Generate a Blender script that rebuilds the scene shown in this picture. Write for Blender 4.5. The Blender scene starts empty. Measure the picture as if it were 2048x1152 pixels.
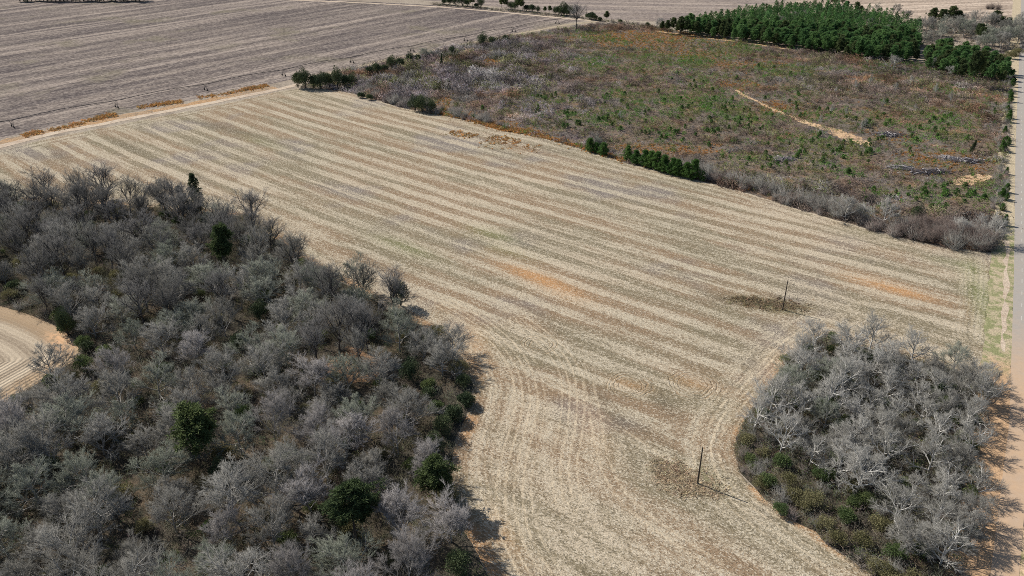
import bpy, math, random
import numpy as np
from mathutils import Vector, Matrix
from mathutils.geometry import delaunay_2d_cdt

# ------------------------------------------------------------------ camera, sky, sun, exposure
scene = bpy.context.scene
COL = scene.collection
CAM_H, PITCH, FPX = 120.0, math.radians(28.0), 1593.0
cam = bpy.data.objects.new('camera', bpy.data.cameras.new('camera'))
cam.data.lens = 28.0; cam.data.sensor_width = 36.0
cam.data.clip_start = 0.5; cam.data.clip_end = 20000
cam.location = (0, 0, CAM_H); cam.rotation_euler = (math.pi/2 - PITCH, 0, 0)
COL.objects.link(cam); scene.camera = cam

SUN_EL = math.radians(42.0)
SUN_DIR = Vector((-0.85, 0.527, 0)).normalized()          # horizontal direction towards the sun
SUN_VEC = Vector((SUN_DIR.x*math.cos(SUN_EL), SUN_DIR.y*math.cos(SUN_EL), math.sin(SUN_EL)))
w = bpy.data.worlds.new('World'); scene.world = w; w.use_nodes = True
wn = w.node_tree.nodes; wl = w.node_tree.links
sky = wn.new('ShaderNodeTexSky'); sky.sky_type = 'NISHITA'; sky.sun_disc = False
sky.sun_elevation = SUN_EL; sky.sun_rotation = math.atan2(SUN_DIR.x, SUN_DIR.y)
bg = wn['Background']; bg.inputs['Strength'].default_value = 0.085
wl.new(sky.outputs[0], bg.inputs[0])
sun = bpy.data.objects.new('sun', bpy.data.lights.new('sun', 'SUN'))
sun.data.energy = 4.9; sun.data.angle = math.radians(0.53); sun.data.color = (1.0, 0.955, 0.89)
sun.rotation_euler = SUN_VEC.to_track_quat('Z', 'Y').to_euler()
sun.location = (-300, 200, 300); COL.objects.link(sun)
vs = scene.view_settings
vs.view_transform = 'Standard'; vs.look = 'None'; vs.gamma = 1.0; vs.use_curve_mapping = False
vs.exposure = 0.2
scene.cycles.use_denoising = False
scene.cycles.max_bounces = 4; scene.cycles.diffuse_bounces = 2; scene.cycles.transparent_max_bounces = 4
scene.cycles.pixel_filter_type = 'BLACKMAN_HARRIS'; scene.cycles.filter_width = 0.9

RNG = np.random.default_rng(7)
random.seed(7)

# ------------------------------------------------------------------ survey helper: sight line -> metres on the flat ground
CP, SP = math.cos(PITCH), math.sin(PITCH)
def G(u, v):
    a, b = (u - 1024.0)/FPX, (v - 576.0)/FPX
    dz = -SP - b*CP; dy = CP - b*SP
    t = CAM_H/-dz
    return (a*t, dy*t)
def GP(pts): return [G(*p) for p in pts]

def densify(poly, step=4.0, jit=0.5, seed=1):
    r = np.random.default_rng(seed); out = []
    n = len(poly)
    for i in range(n):
        a = np.array(poly[i]); b = np.array(poly[(i+1) % n]); L = np.linalg.norm(b-a)
        k = max(1, int(L/step)); nrm = np.array([-(b-a)[1], (b-a)[0]])/max(L, 1e-6)
        for j in range(k):
            out.append(a + (b-a)*j/k + nrm*r.normal(0, jit)*(0.4 if j == 0 else 1))
    return out
def smooth_poly(poly, it=2):
    p = [np.array(q, float) for q in poly]
    for _ in range(it):
        o = []
        for i in range(len(p)):
            a, b = p[i], p[(i+1) % len(p)]
            o += [a*0.75+b*0.25, a*0.25+b*0.75]
        p = o
    return p
def inside(P, poly):
    P = np.asarray(P, float); poly = np.asarray(poly, float)
    x, y = P[:, 0], P[:, 1]; c = np.zeros(len(P), bool); n = len(poly); j = n-1
    for i in range(n):
        xi, yi = poly[i]; xj, yj = poly[j]
        m = ((yi > y) != (yj > y)) & (x < (xj-xi)*(y-yi)/((yj-yi) if yj != yi else 1e-9)+xi)
        c ^= m; j = i
    return c
def seg_dist(P, pts, closed=False):
    P = np.asarray(P, float); pts = np.asarray(pts, float); d = np.full(len(P), 1e9)
    n = len(pts)
    for i in range(n if closed else n-1):
        a, b = pts[i], pts[(i+1) % n]; ab = b-a
        t = np.clip(((P-a)@ab)/max(ab@ab, 1e-9), 0, 1)
        d = np.minimum(d, np.linalg.norm(P-(a+t[:, None]*ab), axis=1))
    return d
def signed_line(P, pts):
    P = np.asarray(P, float); pts = np.asarray(pts, float); best = np.full(len(P), 1e9); s = np.zeros(len(P))
    for i in range(len(pts)-1):
        a, b = pts[i], pts[i+1]; ab = b-a
        t = np.clip(((P-a)@ab)/max(ab@ab, 1e-9), 0, 1)
        q = P-(a+t[:, None]*ab); d = np.linalg.norm(q, axis=1)
        sg = np.sign(ab[0]*q[:, 1]-ab[1]*q[:, 0]); m = d < best
        best[m] = d[m]; s[m] = (d*sg)[m]
    return s
def poisson(poly, spacing, rng, exclude=(), margin=0.0, tries=30000, seeds=()):
    poly = np.array(poly); lo, hi = poly.min(0), poly.max(0)
    C = rng.uniform(lo, hi, (tries, 2)); C = C[inside(C, poly)]
    for e in exclude: C = C[~inside(C, e)]
    cell = {}; out = []
    def ok(p):
        k = (int(p[0]//spacing), int(p[1]//spacing))
        for dx in (-1, 0, 1):
            for dy in (-1, 0, 1):
                for q in cell.get((k[0]+dx, k[1]+dy), ()):
                    if (q[0]-p[0])**2+(q[1]-p[1])**2 < spacing**2: return False
        return True
    def add(p): cell.setdefault((int(p[0]//spacing), int(p[1]//spacing)), []).append(p)
    for s in seeds: add(s)
    for p in C:
        if ok(p): add(p); out.append((float(p[0]), float(p[1])))
    return out
def vnoise(P, scale, seed):
    """smooth value noise, 0..1"""
    r = np.random.default_rng(seed); T = r.random((64, 64)); Q = np.asarray(P, float)/scale
    i = np.floor(Q).astype(int); f = Q-i; f = f*f*(3-2*f)
    g = lambda a, b: T[a % 64, b % 64]
    return ((g(i[:, 0], i[:, 1])*(1-f[:, 0])+g(i[:, 0]+1, i[:, 1])*f[:, 0])*(1-f[:, 1])
            + (g(i[:, 0], i[:, 1]+1)*(1-f[:, 0])+g(i[:, 0]+1, i[:, 1]+1)*f[:, 0])*f[:, 1])

# ------------------------------------------------------------------ materials
class NT:
    def __init__(self, name, rough=0.9, spec=0.1):
        self.m = bpy.data.materials.new(name); self.m.use_nodes = True
        self.n = self.m.node_tree.nodes; self.l = self.m.node_tree.links
        self.b = self.n['Principled BSDF']; self.b.inputs['Roughness'].default_value = rough
        self.b.inputs['Specular IOR Level'].default_value = spec
    def put(self, v, sock):
        if hasattr(v, 'links'): self.l.new(v, sock)
        elif isinstance(v, tuple) and len(v) == 3: sock.default_value = (*v, 1) if len(sock.default_value) == 4 else v
        else: sock.default_value = v
    def math(self, op, a, b=0.0, c=None, clamp=False):
        n = self.n.new('ShaderNodeMath'); n.operation = op; n.use_clamp = clamp
        self.put(a, n.inputs[0]); self.put(b, n.inputs[1])
        if c is not None: self.put(c, n.inputs[2])
        return n.outputs[0]
    def mix(self, f, a, b, mode='MIX'):
        n = self.n.new('ShaderNodeMix'); n.data_type = 'RGBA'; n.blend_type = mode
        self.put(f, n.inputs[0]); self.put(a, n.inputs[6]); self.put(b, n.inputs[7]); return n.outputs[2]
    def pos(self): return self.n.new('ShaderNodeNewGeometry').outputs['Position']
    def scale(self, v, s):
        n = self.n.new('ShaderNodeVectorMath'); n.operation = 'MULTIPLY'
        self.put(v, n.inputs[0]); n.inputs[1].default_value = s; return n.outputs[0]
    def noise(self, vec, scale, detail=3, rough=0.6, dist=0.0):
        n = self.n.new('ShaderNodeTexNoise'); self.l.new(vec, n.inputs['Vector'])
        n.inputs['Scale'].default_value = scale; n.inputs['Detail'].default_value = detail
        n.inputs['Roughness'].default_value = rough; n.inputs['Distortion'].default_value = dist
        return n.outputs['Fac']
    def cells(self, vec, scale):
        n = self.n.new('ShaderNodeTexVoronoi'); self.l.new(vec, n.inputs['Vector']); n.inputs['Scale'].default_value = scale
        s = self.n.new('ShaderNodeSeparateColor'); self.l.new(n.outputs['Color'], s.inputs[0]); return s.outputs[0]
    def ramp(self, f, lo, hi):
        n = self.n.new('ShaderNodeMapRange'); n.interpolation_type = 'SMOOTHSTEP'
        self.put(f, n.inputs[0]); n.inputs[1].default_value = lo; n.inputs[2].default_value = hi; return n.outputs[0]
    def attr(self, name, col=False):
        n = self.n.new('ShaderNodeAttribute'); n.attribute_name = name
        return n.outputs['Color'] if col else n.outputs['Fac']
    def rand(self): return self.n.new('ShaderNodeObjectInfo').outputs['Random']
    def combine(self, x, y, z=0.0):
        n = self.n.new('ShaderNodeCombineXYZ'); self.put(x, n.inputs[0]); self.put(y, n.inputs[1]); self.put(z, n.inputs[2]); return n.outputs[0]
    def bump(self, h, strength, dist):
        n = self.n.new('ShaderNodeBump'); n.inputs['Strength'].default_value = strength; n.inputs['Distance'].default_value = dist
        self.l.new(h, n.inputs['Height']); self.l.new(n.outputs[0], self.b.inputs['Normal'])
    def out(self, c): self.put(c, self.b.inputs['Base Color']); return self.m

def ground_mat(name, cols, big=0.02, mid=0.15, fine=2.0, contrast=0.5, bump=0.6):
    t = NT(name, 1.0, 0.02); p = t.pos()
    n1 = t.noise(p, big, 4); n2 = t.noise(p, mid, 4); n3 = t.noise(p, fine, 3, 0.75)
    c = t.mix(t.ramp(n1, 0.4, 0.6), cols[0], cols[1])
    c = t.mix(t.ramp(n2, 0.48, 0.68), c, cols[2])
    c = t.mix(contrast, c, t.mix(t.ramp(n3, 0.3, 0.7), (0.12, 0.12, 0.12), (0.95, 0.95, 0.95)), 'OVERLAY')
    t.bump(n3, bump, 0.15)
    return t.out(c)

def foliage_mat(name, a, b, vary=0.5, trans=0.25):
    """leafy or twiggy material; colour varies from plant to plant and over the plant"""
    t = NT(name, 0.75, 0.15); p = t.pos()
    n = t.noise(p, 0.9, 2); r = t.rand()
    f = t.math('ADD', t.math('MULTIPLY', t.math('SUBTRACT', n, 0.5), 0.8), t.math('ADD', 0.5, t.math('MULTIPLY', t.math('SUBTRACT', r, 0.5), 2*vary)), clamp=True)
    c = t.mix(f, a, b)
    t.out(c)
    if trans:
        tr = t.n.new('ShaderNodeBsdfTranslucent'); t.l.new(c, tr.inputs[0])
        ms = t.n.new('ShaderNodeMixShader'); ms.inputs[0].default_value = trans
        t.l.new(t.b.outputs[0], ms.inputs[1]); t.l.new(tr.outputs[0], ms.inputs[2])
        t.l.new(ms.outputs[0], t.n['Material Output'].inputs[0])
    return t.m
def attr_mat(name, trans=0.3):
    t = NT(name, 0.8, 0.1); p = t.pos()
    n = t.noise(p, 1.7, 2)
    c = t.mix(0.6, t.attr('col', True), t.mix(n, (0.2, 0.2, 0.2), (0.8, 0.8, 0.8)), 'OVERLAY')
    t.out(c); tr = t.n.new('ShaderNodeBsdfTranslucent'); t.l.new(c, tr.inputs[0]); ms = t.n.new('ShaderNodeMixShader'); ms.inputs[0].default_value = trans
    t.l.new(t.b.outputs[0], ms.inputs[1]); t.l.new(tr.outputs[0], ms.inputs[2]); t.l.new(ms.outputs[0], t.n['Material Output'].inputs[0])
    return t.m
def plain_mat(name, c, rough=0.7, metal=0.0, var=0.3, sc=3.0):
    t = NT(name, rough, 0.3); t.b.inputs['Metallic'].default_value = metal
    n = t.noise(t.pos(), sc, 3)
    return t.out(t.mix(n, tuple(x*(1-var) for x in c), tuple(min(1, x*(1+var)) for x in c)))

# ------------------------------------------------------------------ mesh and object helpers
def mesh_np(name, V, F, mats, smooth=False):
    me = bpy.data.meshes.new(name); V = np.asarray(V, np.float32); F = np.asarray(F, np.int32)
    k = F.shape[1]
    me.vertices.add(len(V)); me.vertices.foreach_set('co', V.ravel())
    me.loops.add(F.size); me.loops.foreach_set('vertex_index', F.ravel())
    me.polygons.add(len(F)); me.polygons.foreach_set('loop_start', np.arange(0, F.size, k, dtype=np.int32))
    me.update(calc_edges=True); me.validate()
    for m in (mats if isinstance(mats, (list, tuple)) else [mats]): me.materials.append(m)
    if smooth: me.polygons.foreach_set('use_smooth', np.ones(len(F), bool))
    return me
def add_col(me, cols):
    a = me.attributes.new('col', 'FLOAT_COLOR', 'POINT')
    a.data.foreach_set('color', np.hstack([cols, np.ones((len(cols), 1))]).astype(np.float32).ravel())
def obj(name, me, parent=None, loc=(0, 0, 0)):
    o = bpy.data.objects.new(name, me); COL.objects.link(o); o.location = loc
    if parent: o.parent = parent
    return o
def tag(o, label, cat=None, group=None, kind=None):
    o['label'] = label
    if cat: o['category'] = cat
    if group: o['group'] = group
    if kind: o['kind'] = kind
    return o
def struct(name, me, label=None):
    o = obj(name, me); o['kind'] = 'structure'
    if label: o['label'] = label
    return o
def thing(name, label, cat, loc, rz=0.0, group=None, scale=1.0, tilt=(0, 0)):
    o = bpy.data.objects.new(name, None); COL.objects.link(o); o.empty_display_size = 0.5
    o.location = (loc[0], loc[1], loc[2] if len(loc) > 2 else 0.0)
    o.rotation_euler = (tilt[0], tilt[1], rz)
    o.scale = (scale,)*3 if not isinstance(scale, tuple) else scale
    return tag(o, label, cat, group)
def place(proto, name, label, cat, loc, group=None, scale=1.0, rz=None, tilt=0.05):
    """a plant: an empty at its foot with a trunk and a crown (shared mesh data)"""
    t = thing(name, label, cat, loc, random.uniform(0, 6.283) if rz is None else rz, group, scale,
              (random.gauss(0, tilt), random.gauss(0, tilt)))
    for pn, me in proto.items(): obj(pn, me, t)
    return t
def sheet(name, poly, z, mat, step=3.0, jit=0.4, seed=1, grid=None, attrs=None, label=None):
    b = densify(poly, step, jit, seed); pts = [Vector((p[0], p[1])) for p in b]; n = len(pts)
    if grid:
        P = np.array(b); lo, hi = P.min(0), P.max(0)
        gx, gy = np.meshgrid(np.arange(lo[0], hi[0], grid), np.arange(lo[1], hi[1], grid))
        Q = np.stack([gx.ravel(), gy.ravel()], 1); Q = Q[inside(Q, P)]; Q = Q[seg_dist(Q, P, True) > grid*0.5]
        pts += [Vector((float(q[0]), float(q[1]))) for q in Q]
    edges = [(i, (i+1) % n) for i in range(n)]
    V, E, F, *_ = delaunay_2d_cdt(pts, edges, [list(range(n))], 1, 1e-5)
    V = np.array([(v.x, v.y, z) for v in V]); F = np.array([f for f in F if len(f) == 3])
    a, bb, c = V[F[:, 0]], V[F[:, 1]], V[F[:, 2]]
    fl = ((bb-a)[:, 0]*(c-a)[:, 1]-(bb-a)[:, 1]*(c-a)[:, 0]) < 0
    F[fl] = F[fl][:, ::-1]
    me = mesh_np(name, V, F, mat)
    if attrs:
        for k, fn in attrs.items():
            at = me.attributes.new(k, 'FLOAT', 'POINT'); at.data.foreach_set('value', np.asarray(fn(V[:, :2]), np.float32))
    return struct(name, me, label)
def strip(name, line, half, z, mat, jit=0.0, seed=1, off=0.0):
    """a band of ground along a line"""
    r = np.random.default_rng(seed); L = []
    line = [np.array(p, float) for p in line]
    for i in range(len(line)-1):
        a, b = line[i], line[i+1]; k = max(1, int(np.linalg.norm(b-a)/4))
        for j in range(k): L.append(a+(b-a)*j/k)
    L.append(line[-1]); L = np.array(L)
    T = np.gradient(L, axis=0); T /= np.linalg.norm(T, axis=1)[:, None]; N = np.stack([-T[:, 1], T[:, 0]], 1)
    h1 = half+r.normal(0, jit, len(L)); h2 = half+r.normal(0, jit, len(L))
    A = L+N*(off+h1)[:, None]; B = L+N*(off-h2)[:, None]; n = len(L)
    V = np.zeros((2*n, 3)); V[:n, :2] = A; V[n:, :2] = B; V[:, 2] = z
    F = [(i, n+i, n+i+1, i+1) for i in range(n-1)]
    return struct(name, mesh_np(name, V, F, mat))

# ------------------------------------------------------------------ branch and leaf geometry
def spikes(P0, P1, R):
    P0 = np.asarray(P0, float); P1 = np.asarray(P1, float); R = np.asarray(R, float); n = len(P0)
    d = P1-P0; d /= np.maximum(np.linalg.norm(d, axis=1), 1e-6)[:, None]
    a = np.where(np.abs(d[:, 2:3]) < 0.9, np.array([[0, 0, 1.0]]), np.array([[1.0, 0, 0]]))
    x = np.cross(d, a); x /= np.linalg.norm(x, axis=1)[:, None]; y = np.cross(d, x)
    V = np.zeros((n, 4, 3))
    for k in range(3):
        t = 2.0944*k
        V[:, k] = P0+(x*math.cos(t)+y*math.sin(t))*R[:, None]
    V[:, 3] = P1
    F = np.array([(0, 1, 3), (1, 2, 3), (2, 0, 3)])[None]+(np.arange(n)*4)[:, None, None]
    return V.reshape(-1, 3), F.reshape(-1, 3)
def tubes(list_pts, list_r, sides=5):
    Vs, Fs, o = [], [], 0
    for pts, rr in zip(list_pts, list_r):
        pts = np.asarray(pts, float); n = len(pts); T = np.gradient(pts, axis=0)
        T /= np.maximum(np.linalg.norm(T, axis=1), 1e-6)[:, None]
        a = np.where(np.abs(T[:, 2:3]) < 0.9, np.array([[0, 0, 1.0]]), np.array([[1.0, 0, 0]]))
        x = np.cross(T, a); x /= np.linalg.norm(x, axis=1)[:, None]; y = np.cross(T, x)
        ang = np.arange(sides)*2*math.pi/sides
        V = pts[:, None]+(x[:, None]*np.cos(ang)[None, :, None]+y[:, None]*np.sin(ang)[None, :, None])*np.asarray(rr)[:, None, None]
        Vs.append(V.reshape(-1, 3))
        for i in range(n-1):
            for k in range(sides):
                k2 = (k+1) % sides
                Fs += [(o+i*sides+k, o+i*sides+k2, o+(i+1)*sides+k2), (o+i*sides+k, o+(i+1)*sides+k2, o+(i+1)*sides+k)]
        o += n*sides
    return np.concatenate(Vs), np.array(Fs)
def blades(C, D, W, rng):
    """flat pointed leaves: centre line C -> C+D, width W; two triangles, bent along the midrib"""
    n = len(C); D = np.asarray(D, float)
    s = np.cross(D, rng.normal(size=(n, 3))); s /= np.maximum(np.linalg.norm(s, axis=1), 1e-6)[:, None]
    m = C+D*0.5+np.cross(D, s)*0.12
    V = np.stack([C, m+s*W[:, None]*0.5, C+D, m-s*W[:, None]*0.5], 1).reshape(-1, 3)
    F = np.array([(0, 1, 2), (0, 2, 3)])[None]+(np.arange(n)*4)[:, None, None]
    return V, F.reshape(-1, 3)
def rdir(rng, n, up=0.0):
    v = rng.normal(size=(n, 3)); v /= np.linalg.norm(v, axis=1)[:, None]; v[:, 2] += up
    return v/np.linalg.norm(v, axis=1)[:, None]

def bare_tree(seed, h, wd, fork=0.35, n1=8, dens=1.0, up=0.35, spread=0.75, tr=0.2, limb=1.0, tw=0.018, bend=1.0):
    rng = np.random.default_rng(seed); tp, trr, S0, S1, SR = [], [], [], [], []
    kids = [n1, 7, 6, 0]; decay = [0.8, 0.58, 0.6, 0.6]; ends = []
    def grow(p, d, L, r, lev):
        n = (6, 4, 3, 2, 1)[lev]; pts = [p]; dd = d.copy()
        for i in range(n):
            dd = dd+rng.normal(0, (0.04, 0.085, 0.11, 0.14, 0)[lev]*bend, 3)+np.array([0, 0, up*(0.0, 0.15, 0.10, 0.08, 0)[lev]])
            dd /= np.linalg.norm(dd); pts.append(pts[-1]+dd*L/n)
        pts = np.array(pts)
        if lev <= 2:
            tp.append(pts); trr.append(np.linspace(r, r*(0.35 if lev else 0.45), n+1))
        else:
            for i in range(n):
                S0.append(pts[i]); S1.append(pts[i+1]+(pts[i+1]-pts[i])*0.25); SR.append(max(r, 0.022)*(1-0.35*i))
            ends.append((pts[0], pts[-1])); return
        k = kids[lev]; k = int(k)+(rng.random() < k-int(k)); t0 = fork if lev == 0 else 0.22
        az = rng.uniform(0, 6.28)
        for j in range(k):
            t = t0+(1-t0)*((j+rng.uniform(0.2, 0.9))/k); q = t*n; i = min(int(q), n-1)
            p2 = pts[i]+(pts[i+1]-pts[i])*(q-i); ax = pts[i+1]-pts[i]; ax /= np.linalg.norm(ax)
            az += 2.4+rng.normal(0, 0.4)
            s = np.cross(ax, [0.31, 0.95, 0.05]); s /= np.linalg.norm(s); b = np.cross(ax, s)
            ang = rng.uniform(0.7, 1.05)*spread*(1.35-0.85*t) if lev == 0 else rng.uniform(0.35, 0.85)
            nd = ax*math.cos(ang)+(s*math.cos(az)+b*math.sin(az))*math.sin(ang)
            nd[2] += 0.08*up; nd /= np.linalg.norm(nd)
            l2 = L*decay[lev]*rng.uniform(0.7, 1.15)*((1.15-0.45*t) if lev == 0 else (1.1-0.4*t))
            grow(p2, nd, l2, (r*0.5*limb*(1.15-0.5*t), r*0.5, r*0.5, max(r*0.55, 0.011), 0)[lev], lev+1)
    grow(np.zeros(3), np.array([rng.normal(0, 0.04), rng.normal(0, 0.04), 1.0]), h*0.6, tr, 0)
    A = np.array([e[0] for e in ends]); B = np.array([e[1] for e in ends]); k = int(13*dens); i = np.repeat(np.arange(len(A)), k); n = len(i)
    ax = B-A; ln = np.linalg.norm(ax, axis=1); ax = ax/ln[:, None]
    p = A[i]+(B-A)[i]*rng.uniform(0.1, 1.0, (n, 1)); dd = ax[i]*0.95+rdir(rng, n)*0.6+np.array([0, 0, 0.25*up]); dd /= np.linalg.norm(dd, axis=1)[:, None]
    q = p+dd*(ln[i]*rng.uniform(0.35, 0.85, n))[:, None]
    j = np.repeat(np.arange(n), 2); p2 = p[j]+(q-p)[j]*rng.uniform(0.3, 0.9, (2*n, 1)); d2 = dd[j]*0.9+rdir(rng, 2*n)*0.55; q2 = p2+d2*(ln[i][j]*rng.uniform(0.2, 0.45, 2*n))[:, None]
    S0 = np.r_[np.array(S0), p, p2]; S1 = np.r_[np.array(S1), q, q2]; SR = np.r_[np.array(SR), rng.uniform(0.7, 1.2, n)*tw, rng.uniform(0.5, 0.9, 2*n)*tw]
    V0, F0 = tubes(tp, trr, 5); V1, F1 = spikes(S0, S1, SR)
    zz = V1[:, 2]; sc = h/np.percentile(zz, 99.7)
    rad = np.percentile(np.hypot(V1[:, 0], V1[:, 1]), 93); sx = (wd/2)/rad
    f = lambda V: V*np.array([sx, sx, sc])
    V0 = f(V0); V0[V0[:, 2] < 0.3] -= np.array([0, 0, 0.3])
    return V0, F0, f(V1), F1
def bare_proto(name, mt, mc, **k):
    V0, F0, V1, F1 = bare_tree(**k)
    return {'trunk': mesh_np(name+'_trunk', V0, F0, mt, True), 'crown': mesh_np(name+'_crown', V1, F1, mc)}

def pine_proto(name, seed, h, wd, bare=0.35, nb=60, per=5, mt=None, mc=None, conic=0.5, lump=1.0, blade=0.55, bw=0.09, nbl=16):
    """straight trunk, whorls of limbs, tufts of needles at the limb ends"""
    rng = np.random.default_rng(seed)
    z = np.linspace(0, h*0.97, 8); tr = [np.stack([rng.normal(0, 0.05, 8).cumsum()*h/16, rng.normal(0, 0.05, 8).cumsum()*h/16, z], 1)]
    tr[0][0, :2] = 0; R = [np.linspace(h*0.013+0.03, 0.03, 8)]
    r0 = h*0.013+0.03
    C = []; sec = rng.uniform(.55, 1.25, 9)
    for i in range(nb):
        t = bare+(1-bare)*((i+rng.random())/nb); s = (t-bare)/(1-bare)
        a = i*2.4+rng.normal(0, 0.3); prof = (1-s)**conic*(0.35+0.65*min(1, s*4+0.25)); L = wd/2*prof*rng.uniform(0.65, 1.1)*sec[int(a/0.698+3*s) % 9]+0.25
        j = min(int(t*7/0.97), 6); p = tr[0][j]+(tr[0][j+1]-tr[0][j])*(t*7/0.97-j if t*7/0.97-j < 1 else 1)
        d = np.array([math.cos(a), math.sin(a), rng.uniform(0.05, 0.5)]); e = p+d*L; m = p+d*L*0.5-np.array([0, 0, 0.06*L])
        tr.append(np.array([p, m, e])); R.append(np.array([r0*0.28*(1-0.7*s), r0*0.18*(1-0.7*s), 0.015]))
        for q in range(per):
            f = rng.uniform(0.5, 1.05); C.append(p+d*L*f+rng.normal(0, 0.12*lump, 3)*min(L, 2)*np.array([1, 1, 0.6]))
    C = np.array(C+[tr[0][-1]+rng.normal(0, 0.15, 3) for _ in range(4)])
    n = len(C); D = rdir(rng, n*nbl, 0.35)*blade*rng.uniform(0.6, 1.2, (n*nbl, 1))*lump
    V1, F1 = blades(np.repeat(C, nbl, 0)+D*0.1, D, np.full(n*nbl, bw*lump)*rng.uniform(0.7, 1.3, n*nbl), rng)
    V0, F0 = tubes(tr, R, 5)
    V0[V0[:, 2] < 0.05] -= np.array([0, 0, 0.3])
    return {'trunk': mesh_np(name+'_trunk', V0, F0, mt, True), 'crown': mesh_np(name+'_crown', V1, F1, mc)}

def leafy_proto(name, seed, h, wd, n, leaf, mt, mc, lobes=7, base=0.05):
    """broad-leaved evergreen: stems and lobes of leaves, gaps between the lobes"""
    rng = np.random.default_rng(seed); P, D = [], []; tp, tr = [], []
    for k in range(lobes):
        a = k*2.4+rng.normal(0, 0.3); rr = wd/2*math.sqrt((k+0.3)/lobes)*0.72
        zc = h*(0.78-0.42*(rr/(wd/2))+rng.uniform(-0.12, 0.08)); c = np.array([math.cos(a)*rr, math.sin(a)*rr, zc])
        rad = np.array([wd*0.24, wd*0.24, h*0.26])*rng.uniform(0.75, 1.2)
        m = n//lobes; v = rdir(rng, m, 0.1); s = rng.random(m)**0.35
        p = c+v*rad*s[:, None]; p[:, 2] = np.maximum(p[:, 2], base); P.append(p); D.append(v*0.7+rng.normal(0, 0.6, (m, 3)))
        tp.append(np.array([[0, 0, -0.2], [c[0]*0.3, c[1]*0.3, zc*0.4], c])); tr.append([0.03+h*0.008, 0.02+h*0.006, 0.015])
    P = np.concatenate(P); D = np.concatenate(D); D /= np.linalg.norm(D, axis=1)[:, None]
    # a skirt of leaves to the ground
    V1, F1 = blades(P, D*leaf*rng.uniform(0.6, 1.4, (len(P), 1)), np.full(len(P), leaf*0.6), rng)
    V1[:, 2] = np.maximum(V1[:, 2], 0.0)
    V0, F0 = tubes(tp, tr, 5)
    return {'stem': mesh_np(name+'_stem', V0, F0, mt), 'foliage': mesh_np(name+'_foliage', V1, F1, mc)}
def shrub_proto(name, seed, h, wd, stems, twigs, mt, mc, r=0.02):
    """leafless shrub: stems fanning from the foot, side twigs"""
    rng = np.random.default_rng(seed); d = rdir(rng, stems, 0.9); d[:, 2] = np.abs(d[:, 2])+0.25
    hd = np.hypot(d[:, 0], d[:, 1]); sc = np.minimum(h/d[:, 2], (wd/2)/np.maximum(hd, 1e-3))*rng.uniform(0.6, 1.0, stems)
    E = d*sc[:, None]; B = rng.normal(0, wd*0.06, (stems, 3)); B[:, 2] = -0.1
    V0, F0 = spikes(B, E, np.full(stems, r*1.6))
    i = rng.integers(0, stems, twigs); t = rng.uniform(0.25, 1, twigs)[:, None]; p = B[i]+(E[i]-B[i])*t
    q = p+(rdir(rng, twigs, 0.55)*rng.uniform(0.25, 0.7, (twigs, 1))*h*0.42)
    q[:, 2] = np.maximum(q[:, 2], 0.02)
    V1, F1 = spikes(p, q, rng.uniform(0.5, 1, twigs)*r)
    return {'stem': mesh_np(name+'_stem', V0, F0, mt), 'twigs': mesh_np(name+'_twigs', V1, F1, mc)}

def twig_mass(P, H, W, k, cols, r, rng, up=0.7):
    """many small leafless plants as one mesh (P foot points)"""
    n = len(P); B = np.repeat(np.c_[P, np.full(n, -0.05)], k, 0); hh = np.repeat(H, k); ww = np.repeat(W, k)
    d = rdir(rng, n*k, up); s = rng.uniform(0.45, 1.0, n*k)
    st = B+np.c_[rng.normal(0, 0.22, n*k)*ww, rng.normal(0, 0.22, n*k)*ww, np.zeros(n*k)]
    m = rng.random(n*k) < 0.6          # side twigs start above the ground
    st[m, 2] += (hh*rng.uniform(0.2, 0.75, n*k))[m]
    en = st+np.c_[d[:, 0]*ww*0.6*s, d[:, 1]*ww*0.6*s, np.abs(d[:, 2])*hh*s*np.where(m, 0.45, 1.0)]
    V, F = spikes(st, en, np.repeat(r, k)*rng.uniform(0.6, 1.2, n*k))
    return V, F, np.repeat(np.repeat(cols, k, 0), 4, 0)
def leaf_mass(P, H, W, k, cols, leaf, rng):
    n = len(P); v = rdir(rng, n*k, 0.2); s = rng.random(n*k)**0.4; hh = np.repeat(H, k); ww = np.repeat(W, k)
    C = np.repeat(np.c_[P, H*0.5], k, 0)+np.c_[v[:, 0]*ww*0.5*s, v[:, 1]*ww*0.5*s, v[:, 2]*hh*0.48*s]
    D = rdir(rng, n*k, 0.2)*np.repeat(leaf, k)[:, None]*rng.uniform(0.6, 1.3, (n*k, 1))
    V, F = blades(C, D, np.repeat(leaf, k)*0.6, rng); V[:, 2] = np.maximum(V[:, 2], 0.0)
    return V, F, np.repeat(np.repeat(cols, k, 0), 4, 0)
def grass_mass(P, H, k, cols, wd, rng, lean=0.45):
    n = len(P); B = np.repeat(np.c_[P, np.full(n, -0.02)], k, 0)+np.c_[rng.normal(0, .28, (n*k, 2)), np.zeros(n*k)]
    D = np.c_[rng.normal(0, lean, (n*k, 2)), np.ones(n*k)]*(np.repeat(H, k)*rng.uniform(.6, 1.1, n*k))[:, None]
    V, F = blades(B, D, np.full(n*k, wd)*rng.uniform(.6, 1.3, n*k), rng); V[:, 2] = np.maximum(V[:, 2], -0.02)
    return V, F, np.repeat(np.repeat(cols, k, 0), 4, 0)
def stuff(name, parts, mat, label, cat):
    V, F, Cc, o = [], [], [], 0
    for v, f, c in parts: V.append(v); F.append(f+o); Cc.append(c); o += len(v)
    me = mesh_np(name, np.concatenate(V), np.concatenate(F), mat); add_col(me, np.concatenate(Cc))
    return tag(obj(name, me), label, cat, kind='stuff')
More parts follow.
